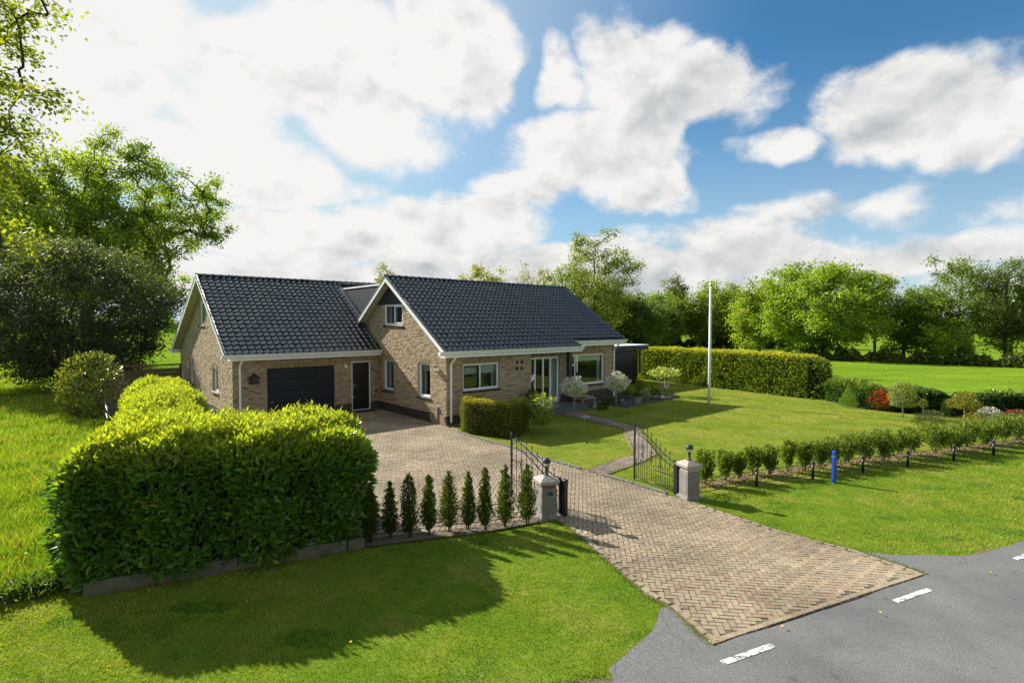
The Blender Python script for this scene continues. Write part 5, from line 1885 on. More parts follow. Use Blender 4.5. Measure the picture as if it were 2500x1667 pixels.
# shrub by the fan fence
plant('tall_shrub', (-18.1, 22.8), 2.75, 2.5, [(0, 0.45), (0.2, 0.8), (0.5, 1), (0.75, 0.95), (1, 0.35)], 6000, 0.13, 0.055, (0.040, 0.060, 0.018), (0.20, 0.22, 0.05), 'tall loose shrub with pale top leaves beside the fan-shaped fence', 'shrub', m='laurel', shell=0.4, lump=0.3, new_frac=0.8)

# ================================================================== gate, pillars, fences
def arc_pts(cx, cz, r, a0, a1, n=9):
    return [(cx + r * math.cos(R(a0 + (a1 - a0) * k / n)), 0.0, cz + r * math.sin(R(a0 + (a1 - a0) * k / n))) for k in range(n + 1)]


def pillar(pos, rz, label, lamp_label, number=False):
    root = empty('gate_pillar', (*pos, 0), rz, label, 'gate pillar', 'pair of gate pillars')
    mb = MB()
    mb.frustum(0, 0, -0.05, 0.035, 0.205, 0.205, 0.205, 0.205)
    mb.frustum(0, 0, 0.035, 0.09, 0.205, 0.205, 0.165, 0.165)
    mb.build('base', M['aggregate'], root)
    mb = MB()
    mb.box(-0.163, 0.163, -0.163, 0.163, 0.09, 0.64)
    mb.box(-0.150, 0.150, -0.150, 0.150, 0.64, 0.645)
    mb.box(-0.120, 0.120, -0.168, -0.1635, 0.13, 0.60)
    mb.box(-0.168, -0.1635, -0.120, 0.120, 0.13, 0.60)
    mb.build('shaft', M['aggregate'], root)
    mb = MB()
    mb.box(-0.152, 0.152, -0.152, 0.152, 0.645, 0.725)
    mb.build('band', M['timber'] if number else M['capstone'], root)
    mb = MB()
    mb.frustum(0, 0, 0.725, 0.79, 0.20, 0.20, 0.215, 0.215)
    mb.frustum(0, 0, 0.79, 0.855, 0.215, 0.215, 0.115, 0.115)
    mb.frustum(0, 0, 0.855, 0.872, 0.095, 0.095, 0.085, 0.085)
    mb.build('cap', M['capstone'], root)
    if number:
        cu = bpy.data.curves.new('house_number', 'FONT')
        cu.body = '16'
        cu.size = 0.115
        cu.align_x = 'CENTER'
        cu.extrude = 0.008
        cu.offset = 0.0025
        cu.materials.append(M['black'])
        o = bpy.data.objects.new('house_number', cu)
        C.objects.link(o)
        o.parent = root
        o.location = (0.015, -0.178, 0.50)
        o.rotation_euler = (R(90), 0, 0)
    lr = empty('pillar_lamp', (*pos, 0.872), rz, lamp_label, 'lamp', 'globe lamps on the gate pillars')
    mb = MB()
    mb.lathe([(0.055, 0), (0.058, 0.012), (0.030, 0.02), (0.026, 0.13), (0.040, 0.15), (0.042, 0.185), (0.03, 0.19)], n=16)
    mb.build('stem', M['frost'], lr, smooth=True)
    mb = MB()
    mb.lathe([(0.030, 0.186), (0.060, 0.20), (0.083, 0.235), (0.086, 0.262)], n=20)
    mb.build('glass_bowl', M['glass'], lr, smooth=True)
    mb = MB()
    mb.lathe([(0.088, 0.262), (0.092, 0.275), (0.088, 0.305), (0.068, 0.342), (0.036, 0.362), (0.004, 0.367)], n=20)
    mb.build('dome', M['frost'], lr, smooth=True)
    return root


PR = R(19)
pillar((0.71, 10.91), PR, 'exposed aggregate gate pillar carrying the house number 16', 'dark globe lamp on the gate pillar with the number', True)
pillar((4.07, 12.13), PR, 'plain exposed aggregate gate pillar where the low iron fence starts', 'dark globe lamp on the plain gate pillar by the low iron fence')


def gate(hinge, tall, label, tone=1):
    a, b = Vector(hinge), Vector(tall)
    L = (b - a).length
    root = empty('gate_leaf', (a.x, a.y, 0), math.atan2(b.y - a.y, b.x - a.x), label, 'gate', 'open double gate')
    def part(nm, path, r, n=6):
        mb = MB()
        mb.tube(path, r, n)
        mb.build(nm, M['iron'], root, smooth=n > 4)
    part('post', [(0, 0, 0.03), (0, 0, 0.80)], 0.026, 4)
    part('post', [(L, 0, 0.0), (L, 0, 1.44)], 0.026, 4)
    mb = MB()
    mb.lathe([(0.026, 1.44), (0.03, 1.455), (0.012, 1.475), (0.022, 1.495), (0.004, 1.53)], L, 0, 8)
    mb.build('finial', M['iron'], root)
    def ztop(x):
        t = x / L
        return 0.76 + 0.56 * (0.5 - 0.5 * math.cos(math.pi * t ** 0.92)) + 0.02
    def zlow(x):
        return ztop(x) - 0.155
    xs = [L * k / 16 for k in range(17)]
    part('top_rail', [(x, 0, ztop(x)) for x in xs], 0.014)
    part('top_rail', [(x, 0, zlow(x)) for x in xs], 0.014)
    part('bottom_rail', [(0, 0, 0.07), (L, 0, 0.07)], 0.013)
    zmid = lambda x: 0.40 + 0.03 * (x / L)
    part('middle_rail', [(0, 0, zmid(0)), (L, 0, zmid(L))], 0.011)
    nb = 9
    for k in range(1, nb):
        x = L * k / nb
        z = ztop(x) + 0.10
        mb = MB()
        mb.tube([(x, 0, 0.07), (x, 0, z), (x, 0, z + 0.005), (x, 0, z + 0.03), (x, 0, z + 0.085)], [0.0075, 0.0075, 0.011, 0.017, 0.001], 6)
        mb.lathe([(0.008, z - 0.05), (0.016, z - 0.043), (0.008, z - 0.036)], x, 0, 6)
        mb.build('bar', M['iron'], root)
    for k in range(nb):
        x = L * (k + 0.5) / nb
        z = zmid(x) + 0.06 + 0.03 * (k % 2)
        mb = MB()
        mb.tube([(x, 0, 0.07), (x, 0, z), (x, 0, z + 0.005), (x, 0, z + 0.03), (x, 0, z + 0.075)], [0.006, 0.006, 0.010, 0.014, 0.001], 6)
        mb.build('short_bar', M['iron'], root)
    for k in range(nb):
        xa, xb = L * k / nb, L * (k + 1) / nb
        part('brace', [(xb, 0, zlow(xb)), (xa, 0, ztop(xa))], 0.006, 5)
    for k in (3, 5, 7):
        x = L * k / nb
        zc = 0.56 + 0.30 * (x / L)
        hh = 0.10 + 0.06 * (x / L)
        for s in (-1, 1):
            p = [(x, 0, zc - hh)]
            p += [(x + s * (0.012 + 0.045 * t), 0, zc - hh + 2 * hh * t * 0.85) for t in (0.3, 0.6, 0.85)]
            p += [(x + s * 0.035 + s * 0.024 * math.cos(R(a_)), 0, zc + hh * 0.72 + 0.03 * math.sin(R(a_))) for a_ in (0, 50, 100, 150, 200, 250)]
            part('scroll', p, 0.006, 5)
            p = [(x, 0, zc - hh + 0.01)] + [(x + s * (0.026 - 0.022 * math.cos(R(a_))), 0, zc - hh - 0.0 + 0.026 * math.sin(R(a_))) for a_ in (-60, -110, -180, -240, -300)]
            part('scroll', p, 0.006, 5)
    return root


g1 = gate((1.00, 11.02), (-0.01, 12.21), 'open wrought iron gate leaf hinged at the numbered pillar')
g2 = gate((3.82, 12.40), (3.16, 13.62), 'open wrought iron gate leaf hinged at the plain pillar')
for g_, lx, ly in ((g1, -0.085, -0.05), (g2, -0.10, 0.02)):
    mb = MB()
    mb.box(lx - 0.055, lx + 0.055, ly - 0.05, ly + 0.05, 0.0, 0.74)
    mb.box(lx - 0.062, lx + 0.062, ly - 0.057, ly + 0.057, 0.742, 0.76)
    mb.build('motor_post', M['black'], g_, bevel=0.006)
    for z in (0.22, 0.62):
        mb = MB()
        mb.tube([(lx + 0.05, ly, z), (0.0, 0, z)], 0.014, 6)
        mb.build('hinge', M['steel'], g_)
mb = MB()
mb.tube([(1.44, -0.05, 0.86), (1.44, 0.0, 0.86), (1.30, -0.03, 0.84), (1.26, -0.03, 0.80), (1.29, -0.03, 0.77)], 0.008, 6)
mb.tube([(1.62, -0.02, 0.86), (1.50, -0.03, 0.86)], 0.010, 6)
mb.build('latch', M['iron'], g1)

# low ornamental fence: one template scroll mesh of each kind, shared by every bay
def crv(pts, r=0.0075, n=5):
    mb = MB()
    mb.tube(pts, r, n)
    me = mb.mesh('scroll', smooth=True)
    me.materials.append(M['iron'])
    return me


FH0, FH1 = 0.075, 0.385
SCROLL = [crv(arc_pts(0, 0, 0.075, -30, 210)), crv(arc_pts(0, 0, 0.075, 150, 390)), crv(arc_pts(0, 0, 0.075, 60, 300)), crv(arc_pts(0, 0, 0.075, 240, 480))]


def ornament(root, p, q):
    """one fence bay from p to q (in the fence's own coordinates)"""
    p, q = Vector(p), Vector(q)
    d = q - p
    L = d.length
    rz = math.atan2(d.y, d.x)
    ux = d.normalized()
    for z in (FH0, FH1):
        mb = MB()
        mb.tube([(p.x, p.y, z), (q.x, q.y, z)], 0.009, 6)
        mb.build('rail', M['iron'], root)
    zc = (FH0 + FH1) / 2
    nu = max(1, round(L / 0.58))
    for k in range(nu):
        x0, x1 = L * k / nu, L * (k + 1) / nu
        for za, zb in ((FH0, FH1), (FH1, FH0)):
            a, b = p + ux * x0, p + ux * x1
            mb = MB()
            mb.tube([(a.x, a.y, za), (b.x, b.y, zb)], 0.0075, 5)
            mb.build('diagonal', M['iron'], root)
        xm = (x0 + x1) / 2
        for me, xx, zz in ((SCROLL[0], xm, FH0 + 0.078), (SCROLL[1], xm, FH1 - 0.078), (SCROLL[2], x1 - 0.085, zc), (SCROLL[3], x0 + 0.085, zc)):
            c_ = p + ux * xx
            link('scroll', me, None, root, (c_.x, c_.y, zz), rz)


FENCE = [(4.30, 12.25), (6.03, 13.00), (7.80, 13.68), (9.47, 14.25), (11.09, 14.80), (12.94, 15.47), (14.69, 16.12), (16.40, 16.80), (18.10, 17.48)]
fr_ = empty('ornamental_fence', (4.30, 12.25, 0), 0, 'low black scrolled iron fence in front of the yew shrubs', 'fence')
pl = [(x - 4.30, y - 12.25) for x, y in FENCE]
for a, b in zip(pl[:-1], pl[1:]):
    ornament(fr_, a, b)
mbp = MB()
mbp.tube([(0, 0, -0.02), (0, 0, 0.40)], 0.034, 10)
pme = mbp.mesh('post', smooth=True)
pme.materials.append(M['black'])
mbp = MB()
mbp.lathe([(0.040, 0.40), (0.042, 0.425), (0.028, 0.445), (0.020, 0.452), (0.024, 0.462), (0.004, 0.505)], n=10)
cme = mbp.mesh('post_cap', smooth=True)
cme.materials.append(M['frost'])
for x, y in pl[1:]:
    po = link('post', pme, None, fr_, (x, y, 0))
    link('post_cap', cme, None, po)
fr2 = empty('ornamental_fence', (-2.62, 9.80, 0), 0, 'low scrolled iron fence half hidden behind the columnar thujas', 'fence')
for a, b in (((0, 0), (1.07, 0.37)), ((1.07, 0.37), (2.10, 0.68)), ((2.10, 0.68), (3.12, 1.05))):
    ornament(fr2, a, b)

# blue marker post
mb = MB()
mb.box(-0.045, 0.045, -0.04, 0.04, -0.05, 0.80)
bp = mb.build('marker_post', M['blue'], None, bevel=0.008, loc=(8.13, 13.33, 0), rz=R(25))
mb = MB()
mb.box(-0.0465, 0.0465, -0.0415, 0.0415, 0.655, 0.668)
mb.build('band', M['zinc'], bp)
tag(bp, 'bright blue square marker post in front of the low iron fence', 'marker post')
# flagpole
fp = empty('flagpole', (9.81, 26.40, 0), 0, 'white flagpole standing on the garden lawn', 'flagpole')
mb = MB()
mb.tube([(0, 0, -0.02), (0, 0, 2.2), (0, 0, 5.85)], [0.066, 0.056, 0.040], 14)
mb.build('pole', M['white'], fp, smooth=True)
mb = MB()
mb.lathe([(0.03, 5.85), (0.032, 5.87), (0.065, 5.93), (0.032, 5.99), (0.004, 6.03)], n=10)
mb.build('finial', M['steel'], fp)
mb = MB()
mb.box(0.06, 0.10, -0.02, 0.02, 1.55, 1.72)
mb.tube([(0.08, 0, 1.70), (0.095, 0, 3.0), (0.075, 0, 5.8)], 0.007, 5)
mb.lathe([(0.056, 1.42), (0.062, 1.43), (0.062, 1.46), (0.056, 1.47)], n=12)
mb.build('halyard', M['blind'], fp)

# ================================================================== front garden
BALL = [(0, 0.45), (0.15, 0.8), (0.35, 1.0), (0.6, 1.0), (0.85, 0.72), (1, 0.3)]


def standard(name, pos, H, width, crown_h, n, L, W, old, new, label, stem_r=0.022, m='leaf', **kw):
    return plant(name, pos, H, width, kw.pop('prof', BALL), n, L, W, old, new, label, 'tree', kw.pop('group', None), m=m, z_low=H - crown_h, stem_mat='stem',
                 stems=[([(0, 0, -0.02), (0.012, 0.005, (H - crown_h) * 0.5), (0, 0, H - crown_h * 0.5)], [stem_r, stem_r * 0.9, stem_r * 0.8])], **kw)


WS_OLD, WS_NEW = (0.32, 0.40, 0.17), (0.90, 0.80, 0.72)
standard('dappled_willow', (2.57, 21.92), 1.78, 0.86, 0.82, 5000, 0.085, 0.022, WS_OLD, WS_NEW, 'dappled willow standard beside the porch steps, nearer the path', m='flower_white', upright=0.8, shell=0.3, spiky=0.8, new_frac=0.9, lump=0.45, group='pair of dappled willow standards')
standard('dappled_willow', (4.64, 23.58), 1.85, 0.90, 0.88, 5400, 0.085, 0.022, WS_OLD, WS_NEW, 'dappled willow standard in front of the rock garden, further along', m='flower_white', upright=0.8, shell=0.3, spiky=0.8, new_frac=0.9, lump=0.45, group='pair of dappled willow standards')
standard('small_tree', (1.07, 19.42), 1.40, 0.88, 1.15, 3000, 0.070, 0.034, (0.15, 0.22, 0.03), (0.38, 0.44, 0.06), 'small loose leafy standard on the lawn right of the clipped yew hedge', upright=-0.1, shell=0.1, lobes=0.35, lump=0.5, stem_r=0.014)
# dark evergreen arch and pots by the door
plant('arch_thuja', (0.83, 22.6), 1.20, 0.62, [(0, 0.7), (0.4, 1), (0.8, 0.85), (1, 0.45)], 3800, 0.055, 0.02, (0.022, 0.042, 0.014), (0.05, 0.085, 0.02), 'dark dense evergreen against the wall left of the entrance', m='needle', shell=0.5)
bt = empty('bird_table', (0.52, 21.6, 0), R(20), 'small weathered wooden bird table between yew hedge and entrance', 'bird table')
mb = MB()
mb.tube([(0, 0, 0), (0, 0, 0.85)], 0.03, 6)
mb.build('post', M['timber'], bt)
mb = MB()
mb.box(-0.20, 0.20, -0.16, 0.16, 0.85, 0.875)
mb.build('tray', M['timber'], bt)
mb = MB()
mb.prism([(-0.24, 1.02), (0, 1.20), (0.24, 1.02), (0.24, 1.04), (0, 1.23), (-0.24, 1.04)], -0.2, 0.2, 1)
mb.box(-0.17, -0.15, -0.12, -0.1, 0.875, 1.06)
mb.box(0.15, 0.17, -0.12, -0.1, 0.875, 1.06)
mb.box(-0.17, -0.15, 0.1, 0.12, 0.875, 1.06)
mb.box(0.15, 0.17, 0.1, 0.12, 0.875, 1.06)
mb.build('roof', M['timber'], bt)


def potplant(pos, r0, r1, h, m, label_pot, plant_kw):
    pr_ = empty('plant_pot', pos, 0, label_pot, 'plant pot')
    mb = MB()
    mb.lathe([(r0, 0), (r0 * 1.02, 0.02), (r1, h - 0.03), (r1 * 1.06, h - 0.03), (r1 * 1.06, h), (r1 * 0.9, h), (r1 * 0.88, h - 0.04)], n=18)
    mb.build('pot', M[m], pr_, smooth=False)
    mb = MB()
    mb.lathe([(r1 * 0.9, h - 0.05), (r1 * 0.9, h - 0.035)], n=14)
    mb.build('soil', M['soil'], pr_)
    o = plant(**plant_kw)
    o.location.z = pos[2] + h - 0.05
    return pr_


potplant((2.95, 26.35, 0.27), 0.13, 0.19, 0.50, 'pot', 'tall dark pot standing on the porch step', dict(name='box_ball', pos=(2.95, 26.35), H=0.48, width=0.55, prof=BALL, n=2200, L=0.035, W=0.02, old=(0.025, 0.05, 0.014), new=(0.06, 0.10, 0.02), label='clipped evergreen ball in the tall dark pot on the porch', shell=0.5))
potplant((6.22, 26.44, 0), 0.20, 0.27, 0.38, 'zinc', 'round zinc tub at the edge of the rock garden', dict(name='heather', pos=(6.22, 26.44), H=0.24, width=0.52, prof=[(0, 0.9), (0.5, 1), (1, 0.5)], n=1500, L=0.07, W=0.014, old=(0.07, 0.10, 0.02), new=(0.16, 0.19, 0.03), label='green heather growing in the round zinc tub', upright=1.2, shell=0.2))
potplant((5.05, 28.3, 0), 0.20, 0.30, 0.42, 'pot', 'dark glazed pot by the downpipe at the end of the house', dict(name='potted_bush', pos=(5.05, 28.3), H=0.42, width=0.62, prof=BALL, n=1500, L=0.06, W=0.03, old=(0.03, 0.055, 0.016), new=(0.09, 0.13, 0.03), label='bushy evergreen in the dark glazed pot by the downpipe', shell=0.4))

# brick planter with flowers
bpn = empty('brick_planter', (3.50, 25.45, 0), R(41.31), 'low brick planter with pale flowers under the bay window', 'planter')
mb = MB()
mb.box(-0.48, 0.48, -0.26, 0.26, -0.02, 0.46)
mb.build('masonry', M['mortar'], bpn)
brick_me = []
for k in range(6):
    mb = MB()
    c_ = random.uniform(0.7, 1.3)
    mb.col = (0.075 * c_, 0.050 * c_, 0.045 * c_)
    mb.box(0, 0.195, 0, 0.014, 0, 0.05)
    me = mb.mesh('brick', cols=True)
    me.materials.append(M['brick'])
    brick_me.append(me)
for r_ in range(7):
    for k in range(5):
        x = -0.485 + k * 0.205 - (0.1 if r_ % 2 else 0)
        if -0.5 < x < 0.30:
            link('brick', random.choice(brick_me), None, bpn, (x, -0.274, 0.005 + r_ * 0.0625))
    for k in range(3):
        y = -0.262 + k * 0.205 - (0.1 if r_ % 2 else 0)
        if -0.28 < y < 0.08:
            link('brick', random.choice(brick_me), None, bpn, (0.494, y, 0.005 + r_ * 0.0625), R(90))
            link('brick', random.choice(brick_me), None, bpn, (-0.480, y, 0.005 + r_ * 0.0625), R(90))
mb = MB()
mb.box(-0.40, 0.40, -0.19, 0.19, 0.461, 0.475)
mb.build('soil', M['soil'], bpn)
n = 260
P = np.stack([rng.uniform(-0.42, 0.42, n), rng.uniform(-0.2, 0.2, n), 0.47 + rng.uniform(0, 0.09, n)], 1)
cl_ = np.where((P[:, 0:1] < -0.05), np.array([(0.75, 0.50, 0.03)]), np.array([(0.80, 0.80, 0.82)]))
cl_[rng.random(n) < 0.35] = (0.05, 0.10, 0.02)
pn = empty('pansies', tuple(bpn.location), R(41.31), 'yellow and white pansies in the low brick planter', 'flowers')
leaves('petals', P, rnd_dir(n), rnd_dir(n) + np.array((0, 0, 1.5)), 0.055, 0.05, cl_, M['flower_white'], pn)

# rock garden bed
BED = [(4.35, 26.6), (5.50, 25.45), (7.27, 27.14), (9.15, 29.1), (9.1, 30.0), (6.7, 31.0), (5.6, 29.2)]
sheet('garden_bed', BED, 0.010, M['slate'], 'dark slate-chip planting bed at the corner of the house')
kb = empty('bed_edging', (5.50, 25.45, 0), 0, 'narrow brick edging along the slate bed', 'edging')
ep = [(0, 0), (1.77, 1.69), (3.65, 3.65), (3.6, 4.5)]
for a, b in zip(ep[:-1], ep[1:]):
    a, b = Vector(a), Vector(b)
    n = max(1, round((b - a).length / 0.22))
    for k in range(n):
        c_ = a.lerp(b, (k + 0.5) / n)
        mb = MB()
        c1_ = random.uniform(0.8, 1.2)
        mb.col = (0.13 * c1_, 0.09 * c1_, 0.075 * c1_)
        mb.box(-0.10, 0.10, -0.045, 0.045, -0.05, 0.07)
        mb.build('edging_brick', M['brick'], kb, cols=True, loc=(c_.x, c_.y, random.uniform(-.01, .01)), rz=math.atan2(b.y - a.y, b.x - a.x))
DOME = [(0, 0.75), (0.25, 1.0), (0.55, 0.95), (0.8, 0.7), (1, 0.25)]
CONE = [(0, 0.7), (0.12, 1.0), (0.35, 0.85), (0.65, 0.5), (0.9, 0.2), (1, 0.06)]
plant('golden_conifer', (7.39, 30.65), 1.12, 0.58, [(0, 0.7), (0.25, 1), (0.6, 0.85), (0.9, 0.4), (1, 0.12)], 2600, 0.06, 0.022, (0.13, 0.14, 0.015), (0.42, 0.38, 0.03), 'golden flame-shaped conifer at the back of the slate bed', m='needle', upright=1.2, shell=0.4)
plant('variegated_shrub', (6.85, 27.3), 0.66, 0.62, DOME, 1900, 0.045, 0.026, (0.10, 0.14, 0.07), (0.48, 0.52, 0.38), 'white-variegated shrub behind the zinc tub', shell=0.4, new_frac=0.8)
plant('yew_ball', (7.55, 28.0), 0.58, 0.66, DOME, 2200, 0.042, 0.018, (0.030, 0.052, 0.012), (0.07, 0.10, 0.02), 'larger dark yew ball left of the multi-stemmed shrub', m='needle', shell=0.6, lump=0.05)
plant('yew_ball', (8.50, 28.75), 0.42, 0.58, DOME, 1700, 0.042, 0.018, (0.026, 0.048, 0.012), (0.06, 0.09, 0.02), 'smaller dark yew ball at the tip of the slate bed', m='needle', shell=0.6, lump=0.05)
ms = []
for k in range(7):
    t = 6.28 * k / 7 + random.uniform(-.2, .2)
    ms.append(([(0.02 * math.cos(t), 0.02 * math.sin(t), 0.15), (0.22 * math.cos(t), 0.22 * math.sin(t), 0.55), (0.62 * math.cos(t), 0.62 * math.sin(t), 1.15)], [0.03, 0.022, 0.010]))
ms.append(([(0, 0, 0), (0, 0, 0.3)], [0.05, 0.045]))
plant('multi_stem_shrub', (8.57, 29.75), 1.55, 1.75, [(0, 0.6), (0.3, 1.0), (0.7, 0.85), (1, 0.4)], 800, 0.15, 0.06, (0.20, 0.26, 0.06), (0.48, 0.50, 0.20), 'multi-stemmed shrub with big pale leaves above the slate bed', 'tree', m='leaf', z_low=1.0, stems=ms, stem_mat='stem', upright=0.2, shell=0.15, lump=0.3, new_frac=0.9)
plant('boxwood', (4.22, 24.7), 0.34, 0.52, DOME, 1400, 0.04, 0.02, (0.025, 0.055, 0.012), (0.05, 0.10, 0.02), 'small dark green bush on the lawn right of the brick planter', shell=0.5)
plant('heather', (5.0, 26.3), 0.30, 0.9, DOME, 1500, 0.06, 0.018, (0.055, 0.07, 0.02), (0.14, 0.14, 0.04), 'olive heather mound at the front of the slate bed', upright=1.0, shell=0.3, lump=0.4)
plant('heather', (5.95, 28.1), 0.36, 0.85, DOME, 1500, 0.06, 0.018, (0.06, 0.06, 0.035), (0.13, 0.12, 0.06), 'brownish heather mound behind the zinc tub near the house', upright=1.0, shell=0.3, lump=0.4)
plant('golden_bush', (6.6, 30.7), 0.40, 0.7, DOME, 1200, 0.06, 0.03, (0.20, 0.20, 0.03), (0.50, 0.46, 0.06), 'low golden bush left of the flame-shaped conifer', shell=0.3)
for k, (x, y, lab) in enumerate(((3.09, 22.22, 'tuft of white flowers on the path edge below the first willow standard'), (4.0, 25.2, 'tuft of white flowers beside the small dark bush'), (5.6, 27.2, 'tuft of white flowers in the slate bed behind the second willow standard'))):
    n = 120
    P = rng.normal(0, 0.07, (n, 3))
    P[:, 2] = np.abs(P[:, 2]) * 0.7 + 0.03
    cl_ = np.tile(np.array((0.82, 0.82, 0.85)), (n, 1))
    cl_[rng.random(n) < 0.3] = (0.06, 0.11, 0.03)
    o = leaves('white_flowers', P, rnd_dir(n), rnd_dir(n) + np.array((0, 0, 1.0)), 0.05, 0.045, cl_, M['flower_white'])
    o.location = (x, y, 0)
    tag(o, lab, 'flowers', 'tufts of white flowers')
for x, y, lab in ((8.09, 30.6, 'little black solar stake lamp beside the flame-shaped conifer'), (6.89, 31.9, 'little black solar stake lamp behind the low golden bush')):
    r_ = empty('solar_lamp', (x, y, 0), 0, lab, 'garden lamp', 'solar stake lamps')
    mb = MB()
    mb.tube([(0, 0, 0), (0, 0, 0.3)], 0.012, 6)
    mb.build('stake', M['black'], r_)
    mb = MB()
    mb.lathe([(0.03, 0.28), (0.045, 0.40), (0.05, 0.405), (0.045, 0.42)], n=10)
    mb.build('lamp_head', M['black'], r_)

# ---------------------------------------------------------------- shrubs along the ivy hedge
plant('dwarf_spruce', (16.18, 25.52), 0.98, 0.85, CONE, 3600, 0.05, 0.02, (0.12, 0.20, 0.02), (0.24, 0.34, 0.035), 'light green conical dwarf spruce on the lawn by the ivy hedge', m='needle', shell=0.6, lump=0.06)
plant('red_shrub', (17.2, 24.6), 0.98, 1.15, BALL, 2200, 0.075, 0.034, (0.07, 0.06, 0.02), (0.52, 0.035, 0.03), 'red-leaved bush next to the dwarf spruce', shell=0.35, new_frac=1.1, upright=0.9, lump=0.25)
standard('weeping_willow', (16.78, 22.77), 1.50, 1.10, 1.02, 2600, 0.085, 0.028, (0.13, 0.17, 0.035), (0.27, 0.30, 0.07), 'weeping standard willow with hanging crown on the lawn', prof=[(0, 0.75), (0.2, 0.95), (0.5, 1.0), (0.8, 0.75), (1, 0.35)], upright=-1.3, shell=0.6, stem_r=0.03, lobes=0.2)
standard('topiary_ball', (18.1, 23.33), 0.70, 0.34, 0.40, 900, 0.04, 0.02, (0.09, 0.12, 0.02), (0.24, 0.26, 0.03), 'tiny ball-headed standard right of the weeping willow', shell=0.5, stem_r=0.014)
plant('dwarf_pine', (16.21, 20.55), 0.62, 1.05, [(0, 0.8), (0.2, 1), (0.45, 0.8), (0.5, 0.95), (0.75, 0.5), (0.8, 0.6), (1, 0.12)], 2600, 0.085, 0.014, (0.055, 0.080, 0.026), (0.14, 0.17, 0.05), 'spreading dwarf pine behind the yew shrubs', m='needle', shell=0.2, upright=0.7, spiky=0.7, lump=0.3)
plant('cypress', (18.65, 22.76), 0.78, 0.40, [(0, 0.6), (0.3, 1), (0.7, 0.8), (1, 0.2)], 1400, 0.05, 0.02, (0.03, 0.06, 0.016), (0.07, 0.11, 0.03), 'small dark upright cypress in front of the ivy hedge', m='needle', upright=1.3, shell=0.4)
standard('maple_standard', (18.02, 21.11), 1.25, 1.18, 0.66, 2300, 0.07, 0.035, (0.13, 0.14, 0.02), (0.30, 0.26, 0.04), 'dwarf maple standard with wide olive-yellow crown behind the yew shrubs', prof=[(0, 0.85), (0.35, 1.0), (0.7, 0.8), (1, 0.35)], shell=0.3, lump=0.25)
plant('golden_bush', (18.35, 21.0), 0.52, 0.80, DOME, 1600, 0.05, 0.02, (0.22, 0.22, 0.02), (0.50, 0.44, 0.03), 'golden yellow bush under the dwarf maple standard', shell=0.35)
plant('flowering_shrub', (19.2, 21.3), 0.66, 0.92, DOME, 2000, 0.055, 0.028, (0.16, 0.18, 0.08), (0.80, 0.74, 0.68), 'white-flowering shrub right of the golden bush', m='flower_white', shell=0.35, new_frac=0.95)
plant('cone_cypress', (22.54, 24.0), 1.05, 0.62, CONE, 1800, 0.06, 0.024, (0.09, 0.11, 0.02), (0.20, 0.21, 0.03), 'conical olive cypress rising over the ivy hedge near the right edge', m='needle', shell=0.5)
plant('flowering_shrub', (21.0, 22.0), 0.42, 0.85, DOME, 1400, 0.055, 0.028, (0.09, 0.07, 0.03), (0.55, 0.04, 0.07), 'low crimson-flowering shrub in front of the conical cypress', m='flower_white', shell=0.35, new_frac=1.0)
plant('yellowish_shrub', (21.9, 21.7), 0.55, 0.85, DOME, 1400, 0.08, 0.035, (0.12, 0.13, 0.03), (0.40, 0.33, 0.10), 'yellowish shrub at the right picture edge', shell=0.3)

# ---------------------------------------------------------------- left: fan fence, field gate, timber screen by the garage
ff = empty('fan_fence', (-16.6, 21.7, 0), R(62), 'weathered fan-shaped timber fence panel between shrub and laurel hedge', 'fence panel')
mb = MB()
mb.box(-0.05, 0.05, -0.05, 0.05, -0.05, 1.15)
mb.build('post', M['timber'], ff)
for k in range(11):
    a_ = R(8 + k * 7.6)
    mb = MB()
    c_, s_ = math.cos(a_), math.sin(a_)
    L_ = 1.75
    n_ = Vector((-s_, c_)) * 0.045
    p0, p1 = Vector((0.06, 0.12)), Vector((0.06 + L_ * c_, 0.12 + L_ * s_))
    w0 = n_ * 0.35
    mb.prism([tuple(p0 - w0), tuple(p1 - n_), tuple(p1 + n_), tuple(p0 + w0)], -0.012 + 0.006 * (k % 2), 0.010 + 0.006 * (k % 2), 1)
    mb.build('slat', M['timber'], ff)
fgate = empty('field_gate', (-15.8, 20.6, 0), R(-52), 'small galvanised tubular gate leaning by the fan-shaped fence', 'gate')
for z in (0.25, 0.55, 0.85):
    mb = MB()
    mb.tube([(0, 0, z), (1.3, 0.05, z - 0.08)], 0.02, 6)
    mb.build('bar', M['galv'], fgate)
for x in (0, 1.3):
    mb = MB()
    mb.tube([(x, 0.05 * x / 1.3, 0.0), (x, 0.05 * x / 1.3, 0.92)], 0.024, 6)
    mb.build('upright', M['galv'], fgate)
sc = empty('timber_screen', hw(-6.55, 14.2, 0), R(41.31 + 180), 'dark timber garden screen joining the far end of the garage gable', 'fence')
for k in range(9):
    mb = MB()
    mb.box(0.1, 3.4, -0.012, 0.012, 0.10 + k * 0.185, 0.265 + k * 0.185)
    mb.build('plank', M['timber'], sc)
for x in (0.06, 1.75, 3.45):
    mb = MB()
    mb.box(x - 0.05, x + 0.05, -0.06, 0.06, 0, 1.92)
    mb.build('post', M['timber'], sc)
mb = MB()
mb.box(-0.02, 3.55, -0.08, 0.08, 1.921, 1.98)
mb.build('top_beam', M['timber'], sc)

# ================================================================== grass
EXCL = [DRIVE, PATH, ASPH_L, ASPH_R, BED]


